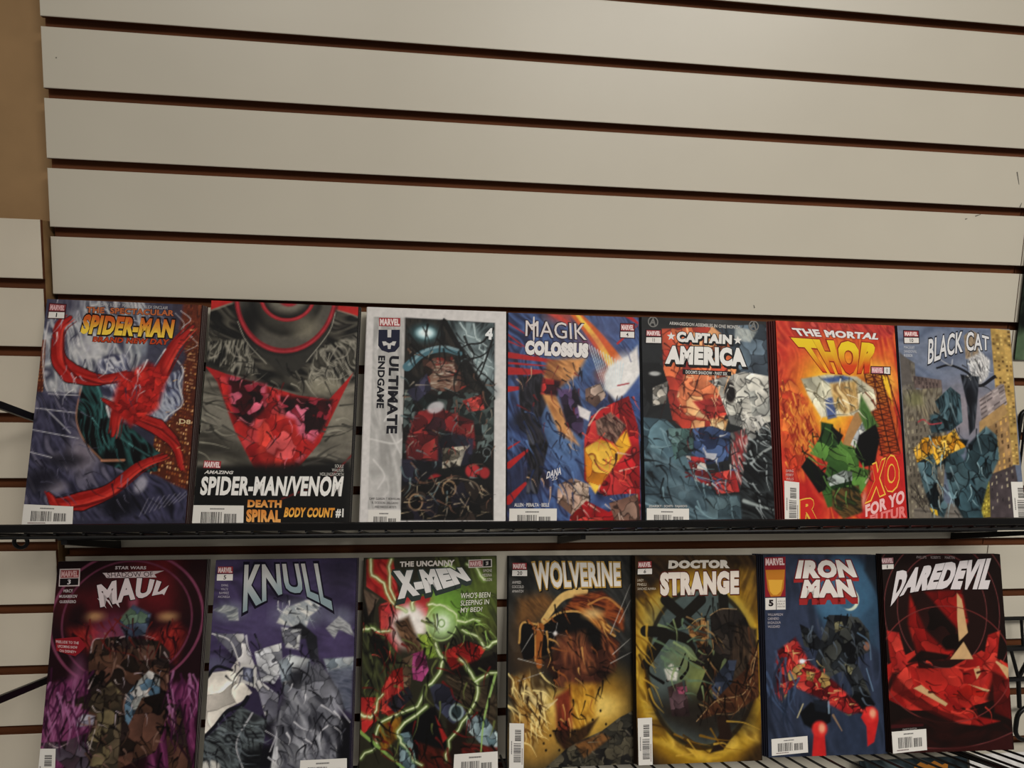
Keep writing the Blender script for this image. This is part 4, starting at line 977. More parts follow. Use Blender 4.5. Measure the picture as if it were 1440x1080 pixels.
['S','c8b078',20.4,20.4,10.2,0.8,[159,968,227,1099,347,1086]],
['S','d8c48c',11.9,11.9,6.8,0.7,[227,1099,279,1132,381,1055]],
['I',['0c0806','0c0806','0c0806','c89450','8a4c24'],150,102,11.9,60,0.9,5,[105,495,452,418,839,591,871,889,693,1048,518,1332,381,1359,278,874]],
['I',['2a180a','e8d088','6a4418'],80,136,11.9,60,0.7,6,[22,900,313,908,313,1198,177,1415,41,1189]],
['I',['0c0b0a','6a6252','1c1a16'],70,68,10.2,30,1.1,7,[313,1546,587,1367,972,1170,1001,1574]],
['N',0.09,30.6,13],],
 "t": [
{'n':'title_lettering','t':'WOLVERINE','a':[182,53,277,47,889,54],'b':[211,268,330,242,893,235],'c':'c8c2ba','o':'a8843c','ow':0.05,'w':0.035,'s':'14100c','sd':(8.5,8.5)},
{'n':'credits','t':'AHMED','a':[27,186,96,186],'b':[27,206,96,206],'c':'b0aaa4','w':0},
{'n':'credits','t':'COCCOLO','a':[27,219,117,220],'b':[27,239,117,240],'c':'b0aaa4','w':0},
{'n':'credits','t':'AMANTOV','a':[27,252,117,253],'b':[27,272,117,273],'c':'b0aaa4','w':0},
{'n':'publisher_logo','q':[29,52,140,53,141,100,30,99],'c':'8e2c30'},
{'n':'publisher_logo','t':'MARVEL','a':[34,58,136,58],'b':[34,94,136,95],'c':'d8c4c0','w':0.05},
{'n':'issue_box','q':[28,106,144,106,144,150,26,149],'c':'cfc9c2'},
{'n':'issue_box','t':'20','a':[66,113,106,113],'b':[65,142,105,143],'c':'20181a','w':0.02},
{'n':'barcode_box','bc':[14,1213,126,1220,124,1546,14,1542],'v':1,'c':'cdc8c0','sd':3},]},
12: {"a": [
['F','1e150c'],
['B',['1a120a','2c1e10','3a2814','24180c'],60,252,63,2,0,1,[-3,-1,1023,0,986,1556,7,1537]],
['E','4a3412',529,858,558,720,0,72,1],
['R','6a4a14',529,858,522,675,162,97.2,0.9],
['R','8c6818',529,858,507.6,657,108,64.8,0.9],
['R','b08c28',529,858,496.8,633.6,46.8,28.1,0.9],
['B',['6a4a14','a07c24','c09c38','4a3410','8a6418'],65,198,49.5,3,36,0.8,[3,336,226,287,112,784,13,978]],
['B',['6a4a14','b08a28','c8a440','5a3c10'],35,216,54,4,43.2,0.85,[22,978,195,1160,544,1348,945,1180,974,1394,575,1525,121,1366]],
['B',['4a3210','8c6820','6a4a14'],110,198,49.5,5,46.8,0.8,[834,86,991,121,996,497,898,394]],
['E','44504c',530,841,428.4,572.4,0,18,1],
['E','3c4a48',493,508,360,216,0,108,0.8],
['E','5c6438',556,891,216,198,0,108,0.9],
['E','7a8048',590,958,126,108,0,72,0.7],
['E','66704c',343,772,108,108,0,72,0.6],
['S','15130f',82.8,72,5.4,1,[244,338,491,575,662,943]],
['S','15130f',82.8,72,5.4,1,[533,340,257,588,76,816]],
['S','15130f',82.8,72,5.4,1,[716,325,711,494,647,827,516,1055]],
['S','15130f',82.8,72,5.4,1,[80,569,257,588,453,658,557,825]],
['S','15130f',82.8,72,5.4,1,[818,596,629,827,516,1055]],
['R','15130f',530,841,441,585,28.8,14.4,0.8],
['P','1a130e',108,0.85,[126,1077,952,966,941,1295,544,1380,193,1240]],
['S','0f0c0a',25.2,9,3.6,1,[251,934,342,854,397,740]],
['S','0f0c0a',25.2,9,3.6,1,[216,950,111,882,103,817]],
['S','0f0c0a',25.2,9,3.6,1,[358,920,413,856,424,773]],
['S','0f0c0a',25.2,9,3.6,1,[521,825,432,790]],
['V',['1a1614','26201c','120f0d','342c26'],108,5.4,'080605',6,0,[603,459,677,409,805,410,895,479,963,666,885,799,739,796,614,710]],
['B',['241c16','3a2c22','1a140f','4c3828'],70,180,45,7,18,0.95,[820,529,985,565,976,1066,804,1062,737,862]],
['B',['3c2014','54301c','2c180f','4a2818'],30,198,49.5,8,10.8,0.95,[476,1233,641,1058,883,865,990,666,985,1066,800,1177,638,1188]],
['S','a08058',7.2,7.2,3.6,0.8,[476,1236,640,1091,877,1031,979,733]],
['S','7c6040',7.2,7.2,3.6,0.7,[638,1188,800,1177,952,966]],
['S','a08058',7.2,7.2,3.6,0.8,[603,459,658,426,714,410,824,414]],
['V',['1e2432','2c3448','161a24'],90,3.6,'08090c',9,5.4,[590,958,739,796,812,797,770,962,622,1090]],
['V',['5c3a20','8c6438','3c2414'],61.2,3.6,'120a06',10,9,[420,541,566,475,580,626,524,692,436,608]],
['S','a88850',7.2,7.2,3.6,0.8,[410,557,493,491,566,479]],
['V',['26201c','342c28','1a1614'],72,3.6,'080605',11,0,[468,807,597,677,614,710,521,825]],
['B',['a8a498','c8c4b8','7c786c'],80,72,18,12,10.8,1,[226,852,289,807,342,854,322,936,251,934]],
['V',['3a2a28','4c383c','281c1c'],72,3.6,'0c0808',13,5.4,[250,983,393,937,423,1199,282,1195]],
['V',['6a2a3c','7c3448'],54,3.6,'000000',14,0,[321,985,401,978,409,1036,338,1034]],
['P','20150f',9,1,[637,1205,727,1191,759,1354,684,1449,577,1469,652,1335]],
['I',['0c0805','0c0805','0c0805','8a6c44','4a2c1a'],120,144,12.6,70,0.8,5,[439,491,677,409,965,599,985,1066,799,1225,476,1249,592,859]],
['I',['b08a30','7a5414','3a240a'],26,234,16.2,62,0.3,6,[11,352,172,320,95,718,195,1144,20,1107]],
['I',['b89034','7a5414','3a240a'],26,234,16.2,18,0.3,7,[72,1141,333,1277,562,1364,945,1180,974,1394,576,1493,156,1399]],
['I',['7a8a5c','2c3a38','566a50'],40,144,16.2,40,1,8,[170,487,566,459,587,1056,267,1049]],
['N',0.1,36,14],],
 "t": [
{'n':'title_lettering','t':'DOCTOR','a':[274,37,780,34],'b':[269,101,778,99],'c':'c4bcb0','w':0.08},
{'n':'title_lettering','t':'STRANGE','a':[200,128,855,117],'b':[201,307,849,299],'c':'ccc0b4','o':'4a1810','ow':0.045,'w':0.07},
{'n':'credits','t':'LANDY','a':[17,178,67,178],'b':[17,197,66,197],'c':'b4a894','w':0},
{'n':'credits','t':'PINELLI','a':[16,210,88,210],'b':[16,228,88,229],'c':'b4a894','w':0},
{'n':'credits','t':'SANCHEZ ALMARA','a':[16,242,166,243],'b':[16,260,166,261],'c':'b4a894','w':0},
{'n':'publisher_logo','q':[25,46,133,43,132,91,23,94],'c':'8e2c30'},
{'n':'publisher_logo','t':'MARVEL','a':[30,52,129,49],'b':[27,89,128,86],'c':'d8c4c0','w':0.05},
{'n':'issue_box','q':[21,102,136,99,135,140,19,143],'c':'cfc9c2'},
{'n':'issue_box','t':'6','a':[69,109,88,105],'b':[67,136,87,133],'c':'20181a','w':0.02},
{'n':'barcode_box','bc':[7,1203,120,1200,121,1557,10,1556],'v':1,'c':'cdc8c0','sd':3},]},
13: {"a": [
['F','1e2430'],
['B',['1a2030','242c40','2c3650','1c2434'],80,304,76,2,0,1,[15,6,992,-6,994,1547,5,1534]],
['E','2a3450',178,744,190,380,0,133,0.8],
['E','202c44',751,1324,228,266,0,133,0.7],
['E','24425c',722,354,285,332.5,0,45.6,1],
['E','2c5474',686,302,247,285,0,38,1],
['E','336488',626,371,171,133,0,57,0.8],
['P','161c24',22.8,0.9,[894,3,992,-5,991,372,940,250,868,127]],
['P','24405a',30.4,0.7,[791,510,972,372,971,753,859,683]],
['S','2a5878',19,19,11.4,0.6,[805,232,876,355,833,441]],
['E','c0c8b0',732,354,79.8,87.4,0,5.7,1],
['E','2c5676',709,340,79.8,87.4,0,5.7,1],
['V',['121418','1c2024','282c30','0c0d10','363834'],114,5.7,'050608',3,0,[545,474,640,475,792,493,883,598,894,753,777,802,735,887,601,919,467,984,417,814,481,645]],
['V',['121418','1c2024','282c30','0c0d10','363834'],95,5.7,'050608',4,3.8,[297,541,408,593,479,679,439,747,328,712]],
['V',['121418','1c2024','282c30','0c0d10','363834'],106.4,5.7,'050608',5,5.7,[623,851,775,853,877,1092,759,1174,709,1022]],
['P','0b0c0e',9.5,1,[706,1089,840,1058,911,1161,831,1243,701,1206]],
['V',['54503c','6a664c','403c2e'],57,3.8,'000000',6,0,[590,526,657,527,673,579,596,612]],
['V',['54503c','6a664c'],45.6,3.8,'000000',7,0,[662,835,735,887,714,937,677,903]],
['S','4c6a88',11.4,11.4,5.7,0.8,[786,614,879,684,891,821]],
['S','5a7c9c',9.5,9.5,5.7,0.8,[849,889,897,1059]],
['E','7a5444',858,718,26.6,34.2,0,9.5,1],
['V',['6c1618','8c1e1e','a82c28','4c0f12','b83c34','a08048'],68.4,5.7,'14080a',8,15.2,[57,1043,103,743,256,643,379,848,579,986,814,1209,680,1239,425,1100,224,1013,127,1128]],
['V',['8c7038','a88c50','6a5028'],45.6,3.8,'140c06',10,0,[339,898,413,916,392,983,337,965]],
['E','d8dce0',305,826,26.6,17.1,0,9.5,1],
['S','c4d4e4',7.6,1.9,3.8,0.8,[305,823,408,811]],
['P','0c0d10',9.5,1,[272,1214,367,1133,533,1186,528,1286,396,1349,305,1297]],
['S','a89c78',11.4,11.4,3.8,0.9,[252,1246,302,1148]],
['S','8a6c50',19,7.6,5.7,0.9,[549,1236,619,1354]],
['P','141a24',9.5,0.9,[387,1116,517,1119,494,1218,402,1200]],
['S','7c98b0',15.2,15.2,7.6,0.8,[516,1136,516,1219]],
['P','b02020',7.6,1,[389,1299,472,1301,473,1367,480,1548,360,1545,379,1398]],
['P','b02020',7.6,1,[834,1184,927,1211,933,1279,887,1444,828,1476,827,1326,783,1258]],
['E','c42c28',433,1336,64.6,60.8,0,15.2,1],
['E','d89070',452,1330,26.6,34.2,0,15.2,1],
['E','c42c28',865,1235,64.6,60.8,0,15.2,1],
['E','d89070',885,1229,26.6,34.2,0,15.2,1],
['I',['12060a','12060a','d8503c','c8a868'],90,64.6,9.5,40,1,5,[59,977,140,743,292,677,579,986,814,1209,680,1239,332,1099]],
['I',['050608','050608','4a5868','3a4048'],90,95,13.3,60,0.9,6,[296,558,545,474,830,511,892,787,832,1226,654,987,433,882]],
['I',['1a2438','34486c'],40,228,22.8,80,0.5,7,[13,674,330,1148,340,1347,47,1340]],
['N',0.07,34.2,15],],
 "t": [
{'n':'title_lettering','t':'IRON','a':[308,43,753,39],'b':[268,190,808,179],'c':'ccc4bc','o':'5c1c1c','ow':0.05,'w':0.07,'s':'8c2424','sd':(0,22.8)},
{'n':'title_lettering','t':'MAN','a':[348,197,749,193],'b':[308,339,792,333],'c':'ccc4bc','o':'5c1c1c','ow':0.05,'w':0.07,'s':'8c2424','sd':(0,45.6)},
{'n':'corner_box','q':[14,23,192,16,181,328,9,331],'c':'7c1c24'},
{'n':'publisher_logo','t':'MARVEL','a':[22,30,180,26],'b':[20,86,182,82],'c':'d0b8b4','w':0.05},
{'n':'corner_box','q':[19,121,184,117,168,266,140,324,57,328,33,272],'c':'a86820'},
{'n':'corner_box','q':[39,197,163,197,145,286,110,314,76,314,51,286],'c':'c89434'},
{'n':'issue_box','q':[10,338,181,335,179,427,9,430],'c':'c8c2ba'},
{'n':'issue_box','q':[100,338,106,338,103,429,97,429],'c':'3a3434'},
{'n':'issue_box','t':'5','a':[38,351,79,352],'b':[36,403,77,403],'c':'20181a','w':0.06},
{'n':'issue_box','t':'4.99 US','a':[112,359,176,357],'b':[112,371,176,369],'c':'504848','w':0},
{'n':'issue_box','t':'MAY','a':[112,379,175,378],'b':[111,391,175,390],'c':'504848','w':0},
{'n':'issue_box','t':'PRINTED','a':[111,400,175,398],'b':[111,412,174,410],'c':'504848','w':0},
{'n':'credits','t':'WILLIAMSON','a':[27,457,154,456],'b':[27,476,153,475],'c':'a8a0a4','w':0},
{'n':'credits','t':'CARNERO','a':[26,488,119,487],'b':[26,507,119,506],'c':'a8a0a4','w':0},
{'n':'credits','t':'BAZALDUA','a':[25,519,133,518],'b':[25,537,133,536],'c':'a8a0a4','w':0},
{'n':'credits','t':'WOODARD','a':[24,549,125,548],'b':[24,568,124,567],'c':'a8a0a4','w':0},
{'n':'barcode_box','bc':[27,1402,326,1386,327,1508,27,1525],'v':0,'c':'cdc8c0','sd':3},]},
14: {"a": [
['F','150c0a'],
['E','1e0e0c',487,462,432,468,0,108,0.8],
['R','6c3434',480,429,369,428.4,7.2,2.7,0.85],
['R','6c3434',480,429,477,540,7.2,2.7,0.85],
['R','6c3434',480,429,594,648,7.2,2.7,0.85],
['V',['7c1412','98201a','8a1a16','a82820'],162,3.6,'4a0c0a',2,0,[-10,832,120,770,232,723,260,853,515,858,782,731,997,833,1006,1063,752,1122,493,1165,168,1157,-6,1074]],
['V',['8a1814','741210','9a201a','5c0e0c'],126,3.6,'2a0806',4,18,[222,294,649,271,687,514,519,792,264,788,190,525]],
['V',['120a08','1c0c0a','240e0c'],162,1.8,'0c0605',3,18,[205,277,333,278,608,580,671,729,487,726,332,576]],
['P','120a08',9,0.95,[153,819,286,723,521,760,483,792,281,805]],
['P','b89468',0,1,[610,296,647,347,681,597,602,662,599,497]],
['P','b89468',1.8,1,[519,792,639,663,712,795]],
['P','b89468',0,1,[852,781,1004,866,988,948,921,848]],
['P','b89468',0,1,[707,861,755,845,769,895,729,943]],
['V',['a02420','8a1a16','b03228'],90,3.6,'3a0a08',13,7.2,[14,573,113,590,214,998,105,1012,29,785]],
['V',['a02420','8a1a16','b03228'],90,3.6,'3a0a08',14,7.2,[847,616,952,584,907,798,759,1025,746,960]],
['P','140a08',14.4,0.9,[-4,1042,95,883,41,882,-9,977]],
['P','160a08',25.2,0.9,[880,897,952,931,1001,1128,928,1223,791,1091]],
['V',['4c100e','5c1412','3c0c0a'],108,1.8,'1a0807',5,10.8,[862,896,1005,965,991,1241,857,1189]],
['V',['7c1412','98201a','8a1a16','a82820'],108,3.6,'3a0a08',6,10.8,[87,1028,269,983,496,1117,744,1219,898,1252,740,1283,559,1263,348,1162,135,1109]],
['V',['9a201a','a82c20','84160f'],108,3.6,'3a0a08',7,10.8,[500,1068,653,974,833,1027,638,1168]],
['P','b89468',0,1,[205,998,270,975,478,1116,459,1135]],
['P','b89468',0,1,[653,977,830,1023,813,1042]],
['R','702c2a',489,825,540,428.4,7.2,2.7,0.85],
['B',['180c0a','240e0c','120907'],0,216,54,8,18,0.9,[3,1233,346,1194,737,1315,999,1258,982,1466,7,1462]],
['S','6c3434',9,9,2.7,0.9,[258,1430,546,1438,804,1397,989,1338]],
['P','30100f',10.8,0.8,[294,1437,729,1419,992,1346,991,1467,7,1464]],
['P','3a1214',5.4,0.9,[10,1257,270,1256,268,1279,9,1284]],
['P','3a0c0a',7.2,0.7,[41,882,211,1046,420,1163,634,1232,487,1245,241,1143,34,1010]],
['I',['2a0806','2a0806','c83a2c','5a100e'],50,108,14.4,30,0.8,5,[-9,816,1000,800,997,1063,741,1267,207,1110]],
['N',0.06,36,16],],
 "t": [
{'n':'credits','t':'PHILLIPS','a':[292,13,373,14],'b':[290,33,372,35],'c':'8a7e7e','w':0},
{'n':'credits','t':'ROBERTS','a':[410,14,492,16],'b':[409,35,490,36],'c':'8a7e7e','w':0},
{'n':'credits','t':'MARTIN','a':[529,16,611,18],'b':[528,36,610,38],'c':'8a7e7e','w':0},
{'n':'title_lettering','t':'DAREDEVIL','a':[119,130,308,97,571,60,968,27],'b':[52,395,157,310,408,270,630,271,874,271],'c':'c4bcbc','o':'140a0a','ow':0.02,'w':0.075},
{'n':'publisher_logo','q':[-11,29,96,26,95,70,-11,73],'c':'8c6064'},
{'n':'publisher_logo','t':'MARVEL','a':[-7,34,91,31],'b':[-7,68,91,65],'c':'d0b4b4','w':0.05},
{'n':'issue_box','q':[-10,79,96,76,94,111,-10,115],'c':'cfc9c2'},
{'n':'issue_box','t':'1','a':[39,85,47,82],'b':[39,109,46,106],'c':'20181a','w':0.02},
{'n':'barcode_band','q':[7,1287,287,1275,287,1294,7,1309],'c':'16100f'},
{'n':'barcode_band','t':'DIRECT EDITION','a':[98,1289,211,1284],'b':[97,1300,210,1295],'c':'a09894','w':0},
{'n':'barcode_box','bc':[7,1309,287,1294,284,1446,9,1465],'v':0,'c':'cdc8c0','sd':3},]},
20: {"a": [
['F','151715'],
['B',['7a2420','9a342c','5c1a18'],60,120,30,3,30,0.95,[0,250,1000,250,1000,800,300,790,0,830]],
['B',['141814','222a20','0c0e0c','3a4638'],80,160,40,4,20,1,[0,700,1000,760,1000,1538,0,1538]],
['E','4a5c44',60,1430,110,130,0,40,0.95],
['E','3c4c38',220,1300,120,110,0,40,0.9],
['E','5a6a50',160,1500,90,70,0,30,0.9],
['E','0c0f0c',60,1220,90,50,20,20,0.9],
['S','a8aca4',14,14,4,0.8,[60,920,230,915]],
['S','a8aca4',12,12,4,0.8,[80,980,240,975]],
['S','989c94',10,10,4,0.8,[60,1040,220,1030]],
['N',0.08,30,5],],
 "t": [
]},
21: {"a": [
['F','182428'],
['B',['1c262a','26343a','12181a','344448'],40,200,60,3,0,1,[0,0,1000,0,1000,1538,0,1538]],
['E','56686e',300,120,120,80,0,60,0.6],
['N',0.08,30,5],],
 "t": [
{'n':'title_lettering','q':[500,60,560,30,620,55,690,25,760,60,820,40,800,140,760,100,700,150,640,100,600,150,540,110,480,150],'c':'9c6428'},]},
22: {"a": [
['F','c8c4c0'],
['B',['c8c4c0','b8b4b0','d0ccc8'],80,300,80,3,0,1,[0,0,1000,0,1000,1538,0,1538]],],
 "t": [
]},
}
D1, D2, D3 = -.2525, -.5630, -.8740
COMICS = {
1: {'pose':[0.0041,-0.0242,-0.0055,0.2881,-0.0113,0.0074,D1],'label':'comic with purple and brown city cover and slanted orange-yellow title, upper shelf','short':'purple and brown city comic','edge':'2e1a18','copies':(4,0.0012)},
2: {'pose':[0.1818,-0.026,-0.0016,0.3146,-0.0139,0.0027,D1],'label':'comic with grey and black cover, a red wedge and wide white title low down','short':'grey, black and red wedge comic','edge':'1a1816','copies':(2,0.0016)},
3: {'pose':[0.3581,-0.0198,-0.004,0.2963,-0.0064,0.0015,D1],'label':'white-bordered comic with a dark stormy picture and title running down its left side','short':'white-bordered comic','edge':'c4bfbb','copies':(1,-0.001)},
4: {'pose':[0.5284,-0.0088,-0.0063,0.2585,-0.0092,0.0082,D1],'label':'blue comic with red speed lines and a white burst','short':'blue comic with red speed lines','edge':'14141e','copies':(3,-0.0009)},
5: {'pose':[0.697,-0.0108,-0.0065,0.275,-0.0111,0.0085,D1],'label':'comic with orange over teal-grey cover and two-line bold white title with stars','short':'orange and teal-grey comic','edge':'141416','copies':(3,-0.0009)},
6: {'pose':[0.8752,-0.0118,-0.0066,0.2678,-0.0125,0.0103,D1],'label':'bright red and yellow comic with a fading yellow-to-red title and lattice tower','short':'bright red and yellow comic','edge':'3a0e0c','copies':(5,-0.0023)},
7: {'pose':[1.0451,-0.0111,-0.0086,0.2472,-0.0039,0.0149,D1],'label':'comic with blue-grey sky, stone towers and teal mass, last on the upper shelf','short':'blue sky and stone tower comic','edge':'1c1c22','copies':(2,-0.0012)},
8: {'pose':[0.005,-0.0293,-0.3109,0.2919,-0.0006,0.0063,D2],'label':'maroon comic with magenta rings and ragged pale title, far left of lower shelf','short':'maroon comic with magenta rings','edge':'14090c','copies':(4,0.0006)},
9: {'pose':[0.1816,-0.0272,-0.3122,0.311,0.0005,0.0015,D2],'label':'purple sky comic with pale grey facets and an arched tall silver title','short':'purple and pale grey comic','edge':'1e1828','copies':(3,0.0008)},
10: {'pose':[0.3563,-0.015,-0.3166,0.299,0.0035,0.0012,D2],'label':'red and olive green comic crossed by pale green lightning','short':'red and green lightning comic','edge':'2a201a','copies':(2,-0.0006)},
11: {'pose':[0.5392,-0.0062,-0.3197,0.2613,-0.0093,0.0054,D2],'label':'dark grey comic with amber glow and a tall cream title edged in gold','short':'dark grey and amber comic','edge':'161616','copies':(2,-0.0008)},
12: {'pose':[0.7036,-0.018,-0.3168,0.2591,-0.0138,0.0064,D2],'label':'dark brown comic with a glowing golden ring around a teal view','short':'brown golden ring comic','edge':'1a120a','copies':(3,-0.0008)},
13: {'pose':[0.8798,-0.0168,-0.3182,0.2564,-0.0174,0.0031,D2],'label':'navy night comic with a blue moon disc and a blocky red-edged white title','short':'navy moon comic','edge':'14141c','copies':(5,-0.002)},
14: {'pose':[1.0451,-0.0247,-0.3169,0.2527,-0.0069,-0.0142,D2],'label':'black comic with bright red facets and thin rings, last on the lower shelf','short':'black and red ringed comic','edge':'120a08','copies':(3,-0.0012),'ws':1.05},
20: {'pose':[1.2275,-0.0045,0.208,0,0,0,D1],'h':0.2588,'label':'dark green and black comic with red at the top, hung at the right edge','short':'dark green comic','edge':'101210','copies':(0,0)},
21: {'pose':[1.047,-0.019,-0.6235,0.26,0,0,D3],'label':'dark teal comic with an orange title, below the lower shelf deck','short':'dark teal comic','edge':'12181c','copies':(0,0)},
22: {'pose':[1.2165,-0.019,-0.6225,0.26,0,0,D3],'label':'white magazine below the lower shelf deck at the right edge','short':'white magazine','edge':'c4c0bc','copies':(0,0)},
}
# ------------------------------------------------------------------ helpers
COL = sc.collection
def link(o):
    COL.objects.link(o); return o
def lin(h, g=1.0):
    c = hexc(h) if isinstance(h, str) else np.array(h, float)
    c = np.where(c <= .04045, c / 12.92, ((c + .055) / 1.055) ** 2.4)
    return np.clip(c * g, 0, .92)
def mat(name, col, rough=.5, spec=.4, metal=0.0, noise=0.0, scale=30.0, bump=0.0, stretch=(1, 1, 1)):
    m = bpy.data.materials.new(name); m.use_nodes = True
    nt = m.node_tree; b = nt.nodes['Principled BSDF']
    b.inputs['Roughness'].default_value = rough; b.inputs['Metallic'].default_value = metal
    b.inputs['Specular IOR Level'].default_value = spec
    c = tuple(float(x) for x in lin(col)) + (1,)
    tc = nt.nodes.new('ShaderNodeTexCoord'); mp = nt.nodes.new('ShaderNodeMapping'); nz = nt.nodes.new('ShaderNodeTexNoise')
    mp.inputs['Scale'].default_value = stretch; nz.inputs['Scale'].default_value = scale; nz.inputs['Detail'].default_value = 5
    nt.links.new(tc.outputs['Object'], mp.inputs['Vector']); nt.links.new(mp.outputs['Vector'], nz.inputs['Vector'])
    mx = nt.nodes.new('ShaderNodeMix'); mx.data_type = 'RGBA'; mx.blend_type = 'MULTIPLY'
    rp = nt.nodes.new('ShaderNodeMapRange'); rp.inputs['From Min'].default_value = .3; rp.inputs['From Max'].default_value = .7
    rp.inputs['To Min'].default_value = 1 - noise; rp.inputs['To Max'].default_value = 1
    nt.links.new(nz.outputs['Fac'], rp.inputs['Value'])
    cb = nt.nodes.new('ShaderNodeCombineColor')
    for i in range(3): nt.links.new(rp.outputs['Result'], cb.inputs[i])
    mx.inputs['Factor'].default_value = 1
    mx.inputs['A'].default_value = c
    nt.links.new(cb.outputs['Color'], mx.inputs['B']); nt.links.new(mx.outputs['Result'], b.inputs['Base Color'])
    if bump:
        bp = nt.nodes.new('ShaderNodeBump'); bp.inputs['Strength'].default_value = bump; bp.inputs['Distance'].default_value = .0006
        nt.links.new(nz.outputs['Fac'], bp.inputs['Height']); nt.links.new(bp.outputs['Normal'], b.inputs['Normal'])
    return m
M_WHITE = mat('white_melamine', 'c1b9a8', .34, .45, noise=.05, scale=7, bump=.03)
M_OLDWHITE = mat('aged_white_melamine', 'cbc0ad', .42, .4, noise=.12, scale=9, bump=.05)
M_MDF = mat('raw_brown_fibreboard', '63381e', .8, .2, noise=.35, scale=60, bump=.2, stretch=(.15, 1, 1))
M_TAN = mat('tan_wall_paint', '9a7a54', .75, .25, noise=.12, scale=26, bump=.25)
M_TANEDGE = mat('tan_fibreboard_edge', '9a7850', .8, .2, noise=.3, scale=40, bump=.2)
M_BLACK = mat('black_powder_coat', '0d0c0c', .38, .22, noise=.2, scale=80, bump=.05)
M_PAGE = mat('page_edges', 'b4aca4', .8, .2, noise=.25, scale=300, stretch=(1, 40, 1))
M_SCUFF = mat('grey_scuff', '5e5b52', .6, .3)
def print_mat():
    m = bpy.data.materials.new('printed_cover_stock'); m.use_nodes = True
    nt = m.node_tree; b = nt.nodes['Principled BSDF']
    at = nt.nodes.new('ShaderNodeAttribute'); at.attribute_name = 'print'
    nz = nt.nodes.new('ShaderNodeTexNoise'); nz.inputs['Scale'].default_value = 700
    rp = nt.nodes.new('ShaderNodeMapRange'); rp.inputs['To Min'].default_value = .88; rp.inputs['To Max'].default_value = 1.1
    cb = nt.nodes.new('ShaderNodeCombineColor'); mx = nt.nodes.new('ShaderNodeMix'); mx.data_type = 'RGBA'; mx.blend_type = 'MULTIPLY'
    mx.inputs['Factor'].default_value = 1
    nt.links.new(nz.outputs['Fac'], rp.inputs['Value'])
    for i in range(3): nt.links.new(rp.outputs['Result'], cb.inputs[i])
    nt.links.new(at.outputs['Color'], mx.inputs['A']); nt.links.new(cb.outputs['Color'], mx.inputs['B'])
    nt.links.new(mx.outputs['Result'], b.inputs['Base Color'])
    b.inputs['Roughness'].default_value = .45; b.inputs['Specular IOR Level'].default_value = .09
    return m
M_PRINT = print_mat()

def mesh(name, V, F, mats, mi=None, col=None, smooth_=False):
    me = bpy.data.meshes.new(name); me.from_pydata([tuple(v) for v in V], [], F)
    for m in mats: me.materials.append(m)
    if mi is not None: me.polygons.foreach_set('material_index', mi)
    if col is not None:
        a = me.color_attributes.new('print', 'FLOAT_COLOR', 'POINT')
        a.data.foreach_set('color', np.hstack([np.array(col, 'f'), np.ones((len(V), 1), 'f')]).ravel())
    if smooth_: me.polygons.foreach_set('use_smooth', [True] * len(me.polygons))
    me.update(); return me
def obj(name, me, parent=None):
    o = link(bpy.data.objects.new(name, me)); o.parent = parent; return o
def empty(name, loc, rot=None):
    o = link(bpy.data.objects.new(name, None)); o.empty_display_size = .05
    if rot is not None: o.matrix_world = Matrix.Translation(loc) @ rot.to_4x4()
    else: o.location = loc
    return o
def tag(o, label=None, cat=None, group=None, kind=None):
    for k, v in (('label', label), ('category', cat), ('group', group), ('kind', kind)):
        if v: o[k] = v
    return o
